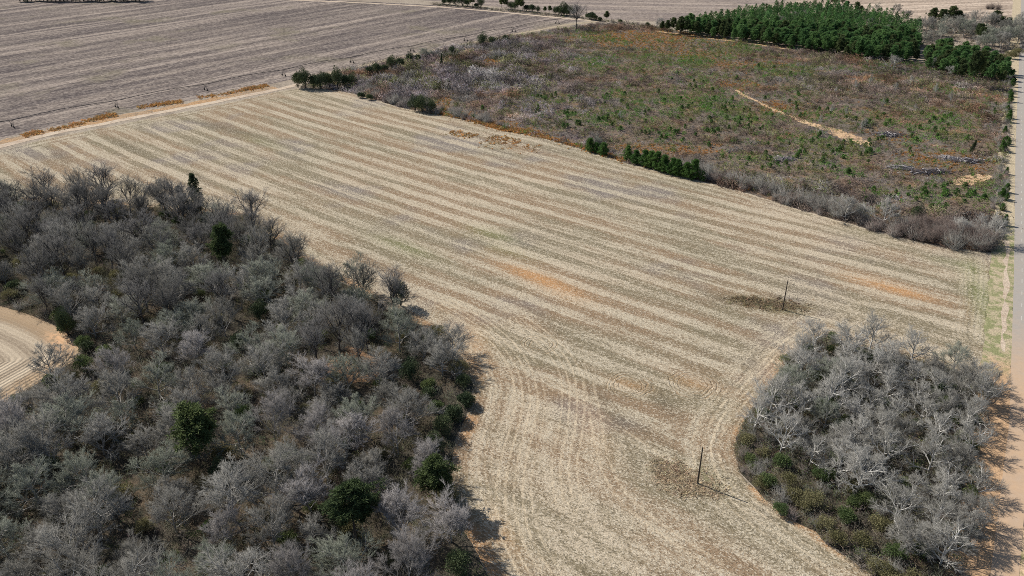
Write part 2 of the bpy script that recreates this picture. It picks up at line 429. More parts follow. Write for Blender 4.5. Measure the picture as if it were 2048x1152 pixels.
def tint(n, base, var, rng, alt=None, mask=None):
    c = np.tile(np.array(base, float), (n, 1))
    if alt is not None: c = c+(np.array(alt)-c)*np.asarray(mask)[:, None]
    return np.clip(c*np.exp(rng.normal(0, var, (n, 1)))*np.exp(rng.normal(0, var*0.25, (n, 3))), 0.005, 0.8)

# ------------------------------------------------------------------ layout (outlines on the ground)
ROAD = [(20, -20), (50, 38), (80, 86), (97.4, 113.8), (123.1, 154.7), (168.9, 234.9), (242, 365), (385, 615.6), (530, 870), (900, 1520)]
def road_x(y):
    return np.interp(y, [p[1] for p in ROAD], [p[0] for p in ROAD])
W_EDGE = GP([(-330, 425), (-120, 402), (0, 402), (110, 404), (230, 410), (370, 418), (480, 432), (560, 482), (620, 532), (700, 572), (800, 628), (880, 678), (925, 725),
             (948, 775), (932, 835), (912, 880), (903, 930), (907, 985), (925, 1045), (955, 1110), (980, 1165)]) + [(0, 88), (4, 55)]
C_LEFT = GP([(1640, 672), (1590, 706), (1545, 762), (1505, 815), (1480, 860), (1468, 902), (1480, 945), (1530, 1000), (1600, 1050), (1680, 1105), (1745, 1152)]) + [(81, 92), (78, 70)]
C_TOP = GP([(1640, 672), (1760, 702), (1880, 735), (1982, 757)])
NE = GP([(560, 182), (600, 176), (650, 179), (700, 186), (740, 197), (800, 215), (860, 226), (930, 240), (1000, 261), (1080, 275), (1160, 298), (1250, 326), (1330, 345),
         (1400, 362), (1500, 388), (1600, 420), (1700, 448), (1800, 475), (1900, 497), (1985, 508)])
TRACK = GP([(-420, 370), (-200, 329), (0, 293), (100, 268), (200, 249), (300, 229), (400, 210), (500, 190), (560, 178), (600, 168), (640, 155)])
FIELD = GP([(-330, 360), (-200, 337), (0, 301), (100, 276), (200, 257), (300, 237), (400, 217), (500, 197)]) + NE + \
    GP([(1998, 530), (2000, 600), (1994, 680), (1982, 757)]) + C_TOP[::-1][1:] + C_LEFT[1:] + [(40, 50)] + W_EDGE[::-1]
WOODS = W_EDGE + [(-150, 50), (-260, 200)]
CLEARING = [np.array(p) for p in smooth_poly(GP([(-160, 560), (0, 612), (60, 630), (118, 655), (172, 695), (150, 722), (100, 752), (50, 782), (0, 815), (-120, 850), (-330, 760)]), 2)]
CLEARING = [(float(p[0]), float(p[1])) for p in CLEARING]
COPSE = C_LEFT + [(72, 60)] + [(float(road_x(y))-8.5, y) for y in (92, 115, 135, 155)] + C_TOP[::-1]
CLEARCUT = NE[1:-1] + [(float(road_x(y))-dx, y) for y, dx in ((252, 7), (300, 6.5), (350, 6), (400, 6), (450, 6.5), (500, 7), (525, 9))] + \
    GP([(1850, 128), (1700, 108), (1570, 94), (1400, 70), (1330, 56), (1200, 47), (1150, 53), (1000, 77), (850, 107), (720, 134), (640, 152)])
FARFIELD = GP([(-600, 380), (-200, 312), (0, 278), (150, 246), (300, 217), (450, 186), (560, 164), (640, 146), (850, 101), (1000, 71), (1140, 45), (1185, 41),
               (1150, 38), (1000, 21), (880, 11), (690, 1), (300, -14), (-300, -24), (-1500, -10), (-1600, 200)])
PIVOT = [(-262.0, 398.0), (56.0, 723.0)]

# ------------------------------------------------------------------ ground, fields, road
m_ground = ground_mat('dry_ground', [(0.27, 0.22, 0.17), (0.32, 0.27, 0.21), (0.22, 0.18, 0.14)], 0.008, 0.06, 0.8, 0.4)
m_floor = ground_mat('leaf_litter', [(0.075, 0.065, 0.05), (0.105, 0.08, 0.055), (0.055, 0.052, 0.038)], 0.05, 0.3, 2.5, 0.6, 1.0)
m_cut = ground_mat('cutover_soil', [(0.15, 0.115, 0.085), (0.14, 0.12, 0.10), (0.19, 0.125, 0.075)], 0.02, 0.12, 1.2, 0.6, 1.0)
m_sand = ground_mat('orange_sand', [(0.47, 0.31, 0.18), (0.54, 0.38, 0.235), (0.34, 0.23, 0.13)], 0.05, 0.35, 2.0, 0.55)
m_track = ground_mat('dirt_track', [(0.46, 0.37, 0.28), (0.50, 0.41, 0.31), (0.38, 0.29, 0.21)], 0.03, 0.3, 2.0, 0.35)
g = []
xs = np.concatenate([np.linspace(-5000, -900, 8), np.linspace(-700, 900, 20), np.linspace(1200, 5000, 8)])
ys = np.concatenate([np.linspace(-3000, -200, 6), np.linspace(-50, 1200, 20), np.linspace(1600, 8000, 10)])
gx, gy = np.meshgrid(xs, ys); nx, ny = len(xs), len(ys)
F = [(j*nx+i, j*nx+i+1, (j+1)*nx+i+1, (j+1)*nx+i) for j in range(ny-1) for i in range(nx-1)]
struct('ground', mesh_np('ground', np.c_[gx.ravel(), gy.ravel(), np.zeros(nx*ny)], F, m_ground))
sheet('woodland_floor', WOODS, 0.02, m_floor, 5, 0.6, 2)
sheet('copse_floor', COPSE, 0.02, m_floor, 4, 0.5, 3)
sheet('cutover_ground', CLEARCUT, 0.02, m_cut, 5, 0.6, 4)

# main field: straw bands laid by the harvester, headland passes round the edge
ANG = math.radians(-38.0); TD = np.array([math.cos(ANG), math.sin(ANG)]); ND = np.array([-TD[1], TD[0]])
P0 = np.array(G(1000, 470))
def t_co(P): return (P-P0)@TD
def s_co(P): t = t_co(P); return (P-P0)@ND - 0.5*(0.10/320)*t*t
def blob(P, lst):
    o = np.zeros(len(P))
    for (u, v, du, dv, a) in lst:
        c = np.array(G(u, v)); e1 = np.array(G(u+du, v+dv))-c; L = np.linalg.norm(e1); e1 /= L
        q = P-c; x = q@e1/L; y = (q[:, 1]*e1[0]-q[:, 0]*e1[1])/(4.0 if L > 8 else 2.5)
        o += a*np.exp(-(x*x+y*y))
    return np.clip(o, 0, 1.5)
ORANGE = [(1075, 555, 75, 28, 1.0), (1130, 590, 50, 17, 0.5), (1770, 572, 80, 22, 0.9), (1830, 590, 50, 12, .4), (1100, 262, 60, 14, 0.4), (950, 690, 20, 60, 0.5),
          (1255, 770, 40, 10, 0.55), (1385, 768, 40, 10, 0.5), (1560, 740, -20, 40, 0.5), (1000, 1065, 25, 50, 0.5), (1690, 1090, 60, 45, .6), (1180, 850, 20, 60, 0.3)]
GREEN = [(985, 468, 50, 18, 1.0), (810, 495, 60, 22, 0.9), (1010, 500, 60, 20, 0.6), (520, 285, 60, 20, 0.5), (1950, 560, 15, 60, 1.0), (1975, 620, 10, 60, 0.9), (1900, 525, 60, 14, 0.6),
         (1540, 610, 60, 14, 0.7), (1420, 960, 20, 30, 0.5), (1760, 470, 60, 10, .3)]
DARK = [(1460, 600, 70, 8, 0.8), (1550, 612, 60, 12, 1.0), (1190, 790, 20, 20, 0.8), (1330, 810, 30, 30, .8), (1230, 840, 20, 40, .6), (1290, 860, 50, 30, .5), (1700, 770, 30, 10, .6),
        (470, 262, 60, 20, .7), (420, 250, 40, 14, .6), (120, 318, 20, 15, .8), (260, 295, 40, 22, .7), (1090, 640, 30, 20, .6)]
ROUGH = [(1040, 290, 60, 22, 0.9), (990, 275, 60, 16, 0.9), (1100, 300, 60, 16, 0.8)]
LOOP1 = GP([(890, 605), (985, 660), (1040, 720), (1060, 790), (1050, 850), (1030, 920), (1020, 1000), (1040, 1090), (1080, 1152)]) 
LOOP2 = GP([(1040, 640), (1110, 690), (1145, 740), (1152, 800), (1145, 870), (1130, 930), (1140, 1000)])
LOOP3 = GP([(1640, 655), (1575, 705), (1520, 760), (1455, 810), (1420, 870), (1415, 920), (1445, 975), (1530, 1040), (1640, 1110), (1700, 1152)])
LOOP4 = GP([(1180, 760), (1195, 830), (1205, 900), (1240, 990), (1330, 1060), (1440, 1130)])
LOOP5 = GP([(1090, 760), (1180, 820), (1290, 890), (1380, 960)])
def smooth_line(L):
    for _ in range(3):
        o = [np.array(L[0])]
        for a, b in zip(L[:-1], L[1:]): a, b = np.array(a), np.array(b); o += [a*.75+b*.25, a*.25+b*.75]
        L = o+[np.array(L[-1])]
    return L
LOOP1, LOOP2, LOOP3, LOOP4, LOOP5 = [smooth_line(q) for q in (LOOP1, LOOP2, LOOP3, LOOP4, LOOP5)]
FB = densify(FIELD, 3.0, 0.35, 11)
EDGE_W = np.array(W_EDGE); EDGE_N = np.array(NE + GP([(1998, 530), (2000, 600), (1994, 680)])); EDGE_C = np.array(C_TOP[::-1][:-1]+C_LEFT)
EDGE_T = np.array(GP([(-330, 360), (-200, 337), (0, 301), (100, 276), (200, 257), (300, 237), (400, 217), (500, 197), (560, 182)]))
m = NT('stubble_field', 1.0, 0.02); p = m.pos()
s, t_, ew, en, ec, et = m.attr('s'), m.attr('t'), m.attr('ew'), m.attr('en'), m.attr('ec'), m.attr('et')
edge = m.math('MINIMUM', m.math('MINIMUM', ew, en), m.math('MINIMUM', ec, et))
PER = 8.6
wob = m.math('ADD', m.math('MULTIPLY', m.math('SUBTRACT', m.noise(p, 0.05, 2), 0.5), 2.2), m.math('MULTIPLY', m.math('SUBTRACT', m.noise(m.combine(m.math('MULTIPLY', s, .09), 0.0), 1.0, 2), 0.5), 7.0))
ph = m.math('ADD', s, wob)
band = m.math('SINE', m.math('MULTIPLY', ph, 2*math.pi/PER))
vst = m.combine(m.math('MULTIPLY', s, 0.13), m.math('MULTIPLY', t_, 0.022))
nst = m.noise(vst, 1.0, 4, 0.65); vst2 = m.combine(m.math('MULTIPLY', s, 0.75), m.math('MULTIPLY', t_, 0.04))
nst2 = m.noise(vst2, 1.0, 3, 0.6)
band = m.math('SUBTRACT', m.math('MULTIPLY', m.ramp(m.math('ADD', band, m.math('ADD', m.math('MULTIPLY', m.math('SUBTRACT', nst2, 0.5), 2.6), m.math('MULTIPLY', m.math('SUBTRACT', nst, 0.5), 2.0))), -0.75, 0.75), 2.0), 1.0)
inner = m.ramp(edge, 7.0, 14.0)
# headland bands follow the edge
hb = m.math('SINE', m.math('ADD', m.math('MULTIPLY', edge, 2*math.pi/5.2), m.math('MULTIPLY', m.noise(p, 0.07, 2), 3.0)))
hw = m.math('MAXIMUM', m.math('SUBTRACT', 1.0, inner), m.math('MAXIMUM', m.ramp(m.math('ABSOLUTE', m.attr('l3')), 13.0, 6.0), m.attr('apron')))
patt = m.math('ADD', m.math('MULTIPLY', band, m.math('SUBTRACT', 1.0, hw)), m.math('MULTIPLY', hb, m.math('MULTIPLY', hw, m.math('ADD', .25, m.math('MULTIPLY', m.noise(p, .03, 2), 0.7)))))
patt = m.math('ADD', patt, m.math('MULTIPLY', hw, 0.35))
fine_b = m.math('MULTIPLY', m.math('SINE', m.math('MULTIPLY', m.math('ADD', s, m.math('MULTIPLY', wob, .4)), 2*math.pi/2.7)), m.math('MULTIPLY', m.math('SUBTRACT', 1.0, hw), 0.07))
patt = m.math('MULTIPLY', patt, m.math('ADD', 0.45, m.ramp(m.noise(m.combine(m.math('MULTIPLY', s, 0.06), m.math('MULTIPLY', t_, 0.010)), 1.0, 2), .3, .7)))
straw = m.math('ADD', m.math('ADD', fine_b, m.math('MULTIPLY', patt, 0.24)), m.math('ADD', 0.42, m.math('ADD', m.math('MULTIPLY', m.math('SUBTRACT', nst, 0.5), 1.1), m.math('MULTIPLY', m.math('SUBTRACT', nst2, 0.5), 0.7))))
big = m.noise(p, 0.012, 3)
straw = m.math('ADD', straw, m.math('MULTIPLY', m.math('SUBTRACT', big, 0.5), 0.5))
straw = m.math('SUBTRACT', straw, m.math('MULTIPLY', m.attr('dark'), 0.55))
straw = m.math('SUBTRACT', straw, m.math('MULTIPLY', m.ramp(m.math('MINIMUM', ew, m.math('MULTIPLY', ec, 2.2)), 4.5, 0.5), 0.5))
straw = m.ramp(straw, 0.0, 1.0)
n_f = m.noise(p, 2.2, 4, 0.8); n_m = m.noise(p, 0.55, 4, 0.75)
kindn = m.noise(m.combine(m.math('MULTIPLY', s, 0.05), m.math('MULTIPLY', t_, 0.012)), 1.0, 3)
soil = m.mix(m.ramp(kindn, 0.42, 0.58), (0.20, 0.165, 0.105), (0.245, 0.17, 0.105))
soil = m.mix(m.ramp(m.noise(p, 0.018, 3), 0.52, 0.66), soil, (0.19, 0.16, 0.14))
soil = m.mix(m.math('MULTIPLY', m.attr('dark'), 0.55, clamp=True), soil, (0.10, 0.085, 0.06))
soil = m.mix(m.math('MULTIPLY', m.attr('green'), 0.75, clamp=True), soil, (0.16, 0.17, 0.07))
eo = m.math('MULTIPLY', m.ramp(m.math('MINIMUM', ew, m.math('MULTIPLY', ec, 2.4)), 5.5, 1.0), m.ramp(m.noise(p, 0.06, 3), 0.45, 0.62))
soil = m.mix(m.math('MULTIPLY', m.attr('orange'), 0.9, clamp=True), soil, (0.46, 0.25, 0.11))
soil = m.mix(eo, soil, (0.40, 0.235, 0.12))
strawc = m.mix(m.ramp(big, 0.35, 0.65), (0.45, 0.39, 0.285), (0.48, 0.40, 0.29))
strawc = m.mix(m.math('MULTIPLY', m.attr('orange'), 0.55, clamp=True), strawc, (0.52, 0.32, 0.17))
strawc = m.mix(m.math('MULTIPLY', m.attr('green'), 0.25, clamp=True), strawc, (0.30, 0.31, 0.15))
# straw pieces lie in flecks: the finer noise decides soil or straw
fl = m.math('ADD', straw, m.math('ADD', m.math('MULTIPLY', m.math('SUBTRACT', n_f, 0.5), 1.7), m.math('MULTIPLY', m.math('SUBTRACT', n_m, 0.5), 1.0)))
fk = m.cells(m.combine(m.math('MULTIPLY', s, 4.6), m.math('MULTIPLY', t_, 2.2)), 1.0); fk2 = m.cells(p, 1.5)
fl = m.math('ADD', fl, m.math('ADD', m.math('MULTIPLY', m.math('SUBTRACT', fk, 0.5), 0.7), m.math('MULTIPLY', m.math('SUBTRACT', fk2, 0.5), 0.22)))
c = m.mix(m.ramp(fl, -0.1, 1.1), soil, strawc)
c = m.mix(m.ramp(fk, 0.80, 0.84), c, m.mix(0.35, c, (0.62, 0.55, 0.43)))
c = m.mix(m.ramp(fk, 0.16, 0.12), c, m.mix(0.4, c, (0.10, 0.085, 0.06)))
# crop rows and wheel marks
rows = m.math('SINE', m.math('MULTIPLY', edge, 2*math.pi/1.5))
rows = m.math('MULTIPLY', rows, m.math('MULTIPLY', m.math('SUBTRACT', 1.0, m.ramp(edge, 6.0, 16.0)), m.math('MULTIPLY', m.ramp(n_m, .35, .6), 0.45)))
def wheels(a, n, sp):
    o = m.math('SINE', m.math('MULTIPLY', a, 2*math.pi/sp)); return m.math('MULTIPLY', m.ramp(o, 0.2, 0.95), m.ramp(m.math('ABSOLUTE', a), n, n*0.6))
tr_ = m.math('MAXIMUM', m.math('MAXIMUM', wheels(m.attr('l1'), 5.5, 1.9), wheels(m.attr('l2'), 4.5, 1.9)), m.math('MAXIMUM', m.math('MULTIPLY', wheels(m.attr('l4'), 3.0, 2.4), 0.8), m.math('MULTIPLY', wheels(m.attr('l5'), 1.8, 1.9), 0.8)))
tr_ = m.math('MAXIMUM', tr_, m.math('MULTIPLY', wheels(m.attr('l3'), 6.0, 2.0), 0.7))
c = m.mix(m.math('MULTIPLY', tr_, m.math('MULTIPLY', m.ramp(n_m, 0.3, 0.65), 0.6)), c, (0.60, 0.49, 0.34))
ring_h = None
for (u, v, r) in ((1258, 772, 6.3), (1386, 770, 6.6), (1080, 688, 4.6)):
    cx, cy = G(u, v)
    vd = m.n.new('ShaderNodeVectorMath'); vd.operation = 'DISTANCE'; m.l.new(p, vd.inputs[0]); vd.inputs[1].default_value = (cx, cy, 0.05)
    dd = m.math('ADD', vd.outputs['Value'], m.math('MULTIPLY', m.math('SUBTRACT', m.noise(p, 0.14, 2), .5), 4.0))
    rg = m.math('MULTIPLY', m.ramp(m.math('SINE', m.math('MULTIPLY', dd, 2*math.pi/1.15)), 0.1, 0.9), m.math('MULTIPLY', m.ramp(dd, r+1.5, r-0.5), m.ramp(dd, r*0.25, r*0.55)))
    rg = m.math('MULTIPLY', rg, m.ramp(n_m, 0.3, 0.6))
    c = m.mix(m.math('MULTIPLY', rg, m.math('MULTIPLY', m.ramp(m.noise(p, .2, 2), .35, .6), .7)), c, (0.27, 0.18, 0.10)); ring_h = rg if ring_h is None else m.math('MAXIMUM', ring_h, rg)
rough_h = m.math('MULTIPLY', m.noise(m.scale(p, (0.5, 1.0, 1)), 0.6, 3, 0.6), m.attr('rough'))
c = m.mix(m.math('MULTIPLY', m.ramp(m.noise(p, 0.5, 3), 0.45, 0.7), m.math('MULTIPLY', m.attr('rough'), 0.7)), c, (0.17, 0.12, 0.09))
hgt = m.math('ADD', m.math('ADD', m.math('MULTIPLY', n_f, 0.7), n_m), m.math('ADD', m.math('MULTIPLY', rows, 0.35), m.math('ADD', m.math('MULTIPLY', rough_h, 3.0), m.math('MULTIPLY', ring_h, -0.5))))
m.bump(hgt, 0.9, 0.3)
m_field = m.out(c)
apron_pts = [(1150, 930, 160, 110, 1.0), (1350, 1050, 200, 60, 1.0), (1020, 830, 60, 120, 0.9), (1050, 1090, 120, 60, 1.0), (1960, 600, 20, 80, .9)]
def apron(P):
    o = np.zeros(len(P))
    for (u, v, du, dv, a) in apron_pts:
        c = np.array(G(u, v)); rx = abs(G(u+du, v)[0]-c[0]); ry = abs(G(u, v+dv)[1]-c[1])
        o = np.maximum(o, a*np.exp(-(((P[:, 0]-c[0])/rx)**2+((P[:, 1]-c[1])/ry)**2)))
    return np.clip(o*1.3, 0, 1)
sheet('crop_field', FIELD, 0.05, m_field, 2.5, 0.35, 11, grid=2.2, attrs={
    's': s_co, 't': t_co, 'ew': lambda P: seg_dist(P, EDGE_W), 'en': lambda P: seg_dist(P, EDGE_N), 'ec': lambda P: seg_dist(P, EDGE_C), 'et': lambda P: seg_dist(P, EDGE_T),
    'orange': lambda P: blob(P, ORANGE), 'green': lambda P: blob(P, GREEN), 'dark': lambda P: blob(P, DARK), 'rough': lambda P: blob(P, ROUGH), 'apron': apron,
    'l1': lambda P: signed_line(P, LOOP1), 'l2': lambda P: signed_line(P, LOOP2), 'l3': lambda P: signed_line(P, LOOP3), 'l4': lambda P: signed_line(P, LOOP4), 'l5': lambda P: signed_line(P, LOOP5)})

# small field in the woodland clearing
m = NT('clearing_stubble', 1.0, 0.02); p = m.pos()
e = m.attr('e'); n_f = m.noise(p, 2.4, 4, 0.8); n_m = m.noise(p, 0.5, 3)
rw = m.math('SINE', m.math('MULTIPLY', m.math('ADD', e, m.math('MULTIPLY', m.noise(p, 0.08, 2), 1.5)), 2*math.pi/1.3))
bd = m.math('SINE', m.math('MULTIPLY', e, 2*math.pi/6.5))
f = m.math('ADD', m.math('ADD', 0.52, m.math('MULTIPLY', bd, 0.16)), m.math('ADD', m.math('MULTIPLY', rw, 0.07), m.math('MULTIPLY', m.math('SUBTRACT', n_f, 0.5), 1.5)))
c = m.mix(m.ramp(f, 0.0, 1.0), (0.22, 0.17, 0.12), (0.54, 0.45, 0.33))
c = m.mix(m.math('MULTIPLY', m.ramp(m.math('ADD', e, m.math('MULTIPLY', n_m, 6.0)), 11.0, 6.0), 0.7), c, (0.34, 0.235, 0.14))
c = m.mix(m.math('MULTIPLY', m.attr('o'), m.ramp(n_m, 0.4, 0.55)), c, (0.60, 0.38, 0.22))
m.bump(m.math('ADD', m.math('MULTIPLY', rw, 0.5), n_f), 0.8, 0.2)
sheet('clearing_field', CLEARING, 0.05, m.out(c), 2.0, 0.3, 12, grid=1.8, attrs={'e': lambda P: seg_dist(P, CLEARING, True), 'o': lambda P: blob(P, [(118, 678, 18, 14, 1.2), (132, 695, 12, 8, .8)])})

# far fields
def far_mat(name, ang, a, b, cc, per):
    m = NT(name, 1.0, 0.02); p = m.pos(); ca, sa = math.cos(ang), math.sin(ang)
    sep = m.n.new('ShaderNodeSeparateXYZ'); m.l.new(p, sep.inputs[0]); x, y = sep.outputs[0], sep.outputs[1]
    tt = m.math('ADD', m.math('MULTIPLY', x, ca), m.math('MULTIPLY', y, sa)); ss = m.math('SUBTRACT', m.math('MULTIPLY', y, ca), m.math('MULTIPLY', x, sa))
    n1 = m.noise(m.combine(m.math('MULTIPLY', ss, 1/per), m.math('MULTIPLY', tt, 0.012)), 1.0, 5, 0.7)
    n2 = m.noise(p, 0.011, 4); n3 = m.noise(p, 0.7, 4, 0.8)
    n4 = m.noise(m.combine(m.math('MULTIPLY', ss, 1/(per*5)), m.math('MULTIPLY', tt, 0.004)), 1.0, 3)
    f = m.math('ADD', m.math('ADD', m.math('MULTIPLY', n1, 2.2), m.math('MULTIPLY', n2, 0.7)), m.math('ADD', m.math('MULTIPLY', n4, 0.6), m.math('MULTIPLY', m.math('SUBTRACT', n3, 0.5), 1.3)))
    lnz = m.noise(m.combine(m.math('ADD', m.math('MULTIPLY', ss, 0.085), m.math('MULTIPLY', m.noise(p, 0.006, 2), 1.6)), m.math('MULTIPLY', tt, 0.0012)), 1.0, 2, 0.5)
    lin = m.math('MULTIPLY', m.ramp(lnz, 0.54, 0.62), m.ramp(lnz, 0.70, 0.62)); dk = m.ramp(lnz, 0.46, 0.36)
    c = m.mix(m.ramp(f, 1.35, 2.3), a, b)
    c = m.mix(m.math('MULTIPLY', lin, 0.6), c, tuple(q*1.35 for q in b)); c = m.mix(m.math('MULTIPLY', dk, 0.55), c, tuple(q*.8 for q in a))
    c = m.mix(m.ramp(m.noise(p, 0.02, 3), 0.55, 0.72), c, cc)
    c = m.mix(0.45, c, m.mix(m.ramp(n3, 0.3, 0.7), (0.2, 0.2, 0.2), (0.8, 0.8, 0.8)), 'OVERLAY')
    fk = m.cells(m.combine(m.math('MULTIPLY', ss, 1.1), m.math('MULTIPLY', tt, 0.5)), 1.0)
    c = m.mix(m.math('MULTIPLY', m.ramp(fk, 0.55, 0.95), 0.3), c, (0.42, 0.36, 0.30)); c = m.mix(m.math('MULTIPLY', m.ramp(fk, 0.4, 0.05), 0.5), c, (0.07, 0.06, 0.055))
    m.bump(n3, 0.5, 0.3)
    return m.out(c)
m_far = far_mat('far_plough', math.radians(52), (0.10, 0.083, 0.08), (0.28, 0.23, 0.19), (0.175, 0.15, 0.11), 9.0)
sheet('far_field', FARFIELD, 0.03, m_far, 20, 1.0, 13)
m_far2 = far_mat('distant_plough', math.radians(-8), (0.19, 0.155, 0.14), (0.33, 0.27, 0.22), (0.25, 0.20, 0.16), 14.0)
sheet('distant_field', GP([(900, 3), (1000, 14), (1150, 29), (1210, 38), (1330, 44), (1350, 40), (1480, 14), (1560, 4), (1800, -60), (300, -60), (300, -18)]), 0.035, m_far2, 30, 1.0, 14)
m_far3 = far_mat('pale_stubble', math.radians(12), (0.34, 0.265, 0.20), (0.50, 0.40, 0.31), (0.40, 0.32, 0.24), 12.0)
sheet('pale_field', GP([(1560, 12), (1700, 18), (1850, 40), (1950, 52), (2060, 60), (2400, 60), (2500, -60), (1720, -60), (1650, -20)]), 0.04, m_far3, 30, 1.0, 15)
strip('track_verge', [(p_[0], p_[1]) for p_ in TRACK[:-2]], 4.2, 0.06, ground_mat('rusty_grass', [(0.33, 0.235, 0.15), (0.38, 0.24, 0.13), (0.24, 0.18, 0.125)], .03, .2, 1.2, .6), 0.8, 20, off=5.5)
strip('dirt_track', TRACK, 2.6, 0.07, m_track, 0.35, 21)
strip('field_path', GP([(300, -10), (690, 4), (880, 14), (1000, 24), (1150, 39), (1195, 42)]), 2.2, 0.06, m_track, 0.3, 22)
strip('field_corner_path', GP([(640, 152), (850, 104), (1000, 74), (1130, 50), (1195, 43)]), 2.6, 0.05, ground_mat('pale_grass', [(0.33, 0.27, 0.19), (0.38, 0.31, 0.22), (0.26, 0.22, 0.16)], .03, .2, 1.5, .5), 0.6, 23)
strip('logging_road', GP([(1470, 180), (1500, 196), (1545, 218), (1600, 242), (1660, 262), (1725, 290)]), 1.2, 0.05, m_sand, 0.7, 24)
strip('firebreak', GP([(1310, 62), (1400, 74), (1480, 84), (1570, 97)]), 2.0, 0.05, m_sand, 0.4, 25)
for i, (pl, z) in enumerate((([(1600, 238), (1640, 250), (1700, 266), (1745, 284), (1740, 293), (1700, 284), (1640, 260), (1605, 245)], 0.055),
                             ([(1905, 362), (1935, 350), (1990, 350), (1975, 362), (1935, 372), (1910, 370)], 0.05),
                             ([(2002, 152), (2024, 150), (2035, 156), (2030, 166), (2010, 160)], 0.06))):
    sheet('bare_sand', [(float(a), float(b)) for a, b in smooth_poly(GP(pl), 1)], z, m_sand, 1.2, 1.0 if i < 2 else .4, 30+i)

# road
m = NT('asphalt', 0.9, 0.2); p = m.pos(); sep = m.n.new('ShaderNodeSeparateXYZ'); m.l.new(p, sep.inputs[0])
n = m.noise(p, 1.2, 4, 0.7); a = m.mix(n, (0.29, 0.26, 0.225), (0.38, 0.345, 0.30))
dirt = m.math('ADD', m.ramp(sep.outputs[1], 215.0, 165.0), m.math('MULTIPLY', m.math('SUBTRACT', m.noise(p, 0.35, 4), 0.5), 0.9))
rut = m.attr('rut')
dirt = m.math('ADD', m.math('MULTIPLY', dirt, 0.8), m.math('MULTIPLY', rut, m.ramp(sep.outputs[1], 300.0, 200.0)), clamp=True)
m_road = m.out(m.mix(dirt, a, m.mix(n, (0.44, 0.29, 0.17), (0.56, 0.39, 0.25))))
strip('road', ROAD, 2.35, 0.10, m_road)
m_vg = NT('verge_grass', 1.0, 0.02); p = m_vg.pos(); sep = m_vg.n.new('ShaderNodeSeparateXYZ'); m_vg.l.new(p, sep.inputs[0]); Y = sep.outputs[1]
n1 = m_vg.noise(p, 0.3, 4); n2 = m_vg.noise(p, 2.2, 3, 0.8)
c = m_vg.mix(m_vg.ramp(n1, 0.4, 0.6), (0.40, 0.33, 0.22), (0.46, 0.38, 0.26))
gm = m_vg.math('MULTIPLY', m_vg.ramp(Y, 285, 265), m_vg.ramp(n1, 0.40, 0.58))
c = m_vg.mix(m_vg.math('MULTIPLY', gm, .8), c, (0.17, 0.19, 0.075))
c = m_vg.mix(m_vg.ramp(m_vg.math('ADD', Y, m_vg.math('MULTIPLY', n1, 30)), 205, 185), c, (0.46, 0.30, 0.175))
c = m_vg.mix(0.5, c, m_vg.mix(m_vg.ramp(n2, .3, .7), (.15, .15, .15), (.9, .9, .9)), 'OVERLAY'); m_vg.bump(n2, .6, .15)
m_verge = m_vg.out(c)
strip('road_verge', ROAD, 3.6, 0.06, m_verge, 0.3, 26, off=5.7)
strip('road_shoulder', ROAD, 3.0, 0.06, ground_mat('shoulder', [(0.50, 0.36, 0.23), (0.42, 0.31, 0.2), (0.30, 0.27, 0.12)], .02, .2, 2, .4), 0.3, 27, off=-5.2)
strip('verge_track', [(float(road_x(y))-5.2, y) for y in (188, 205, 225, 245, 262)], 0.6, 0.075, m_track, 0.4, 28)
m_paint = plain_mat('worn_road_paint', (0.46, 0.43, 0.38), 0.8, 0, 0.4, 1.5)
V, Fq = [], []
y = 205.0
while y < 700:
    a = np.array([road_x(y), y]); b = np.array([road_x(y+2.6), y+2.6]); d = (b-a)/np.linalg.norm(b-a); nn = np.array([-d[1], d[0]])*0.11
    o = len(V); V += [(*(a+nn), .104), (*(a-nn), .104), (*(b-nn), .104), (*(b+nn), .104)]; Fq.append((o, o+1, o+2, o+3)); y += 8.0
struct('centre_line', mesh_np('centre_line', V, Fq, m_paint))

# ------------------------------------------------------------------ plant kinds
B_dark = plain_mat('dark_bark', (0.085, 0.075, 0.068), 0.95, 0, 0.4, 2)
B_grey = plain_mat('grey_bark', (0.33, 0.31, 0.28), 0.95, 0, 0.4, 2)
B_pale = plain_mat('pale_bark', (0.50, 0.48, 0.44), 0.9, 0, 0.3, 2)
T_grey = foliage_mat('grey_twigs', (0.17, 0.162, 0.14), (0.31, 0.298, 0.268), 0.5, 0)
T_dark = foliage_mat('dark_twigs', (0.115, 0.11, 0.10), (0.20, 0.19, 0.18), 0.5, 0)
T_lav = foliage_mat('lavender_twigs', (0.23, 0.213, 0.20), (0.36, 0.335, 0.32), 0.5, 0)
T_lich = foliage_mat('lichen_twigs', (0.185, 0.20, 0.155), (0.28, 0.29, 0.235), 0.5, 0)
T_silver = foliage_mat('silver_twigs', (0.25, 0.24, 0.21), (0.40, 0.385, 0.35), 0.5, 0)
T_brown = foliage_mat('brown_twigs', (0.17, 0.13, 0.11), (0.27, 0.215, 0.19), 0.5, 0)
L_pine = foliage_mat('pine_needles', (0.07, 0.10, 0.042), (0.135, 0.17, 0.065), 0.5, 0.35)
L_plant = foliage_mat('plantation_needles', (0.085, 0.175, 0.06), (0.15, 0.26, 0.085), 0.5, 0.35)
L_young = foliage_mat('young_pine_needles', (0.08, 0.165, 0.045), (0.13, 0.225, 0.06), 0.5, 0.35)
L_dark = foliage_mat('dark_leaves', (0.048, 0.072, 0.036), (0.10, 0.125, 0.058), 0.5, 0.15)
L_priv = foliage_mat('privet_leaves', (0.09, 0.135, 0.05), (0.17, 0.20, 0.08), 0.5, 0.35)
L_olive = foliage_mat('olive_leaves', (0.16, 0.15, 0.07), (0.25, 0.23, 0.12), 0.5, 0.35)

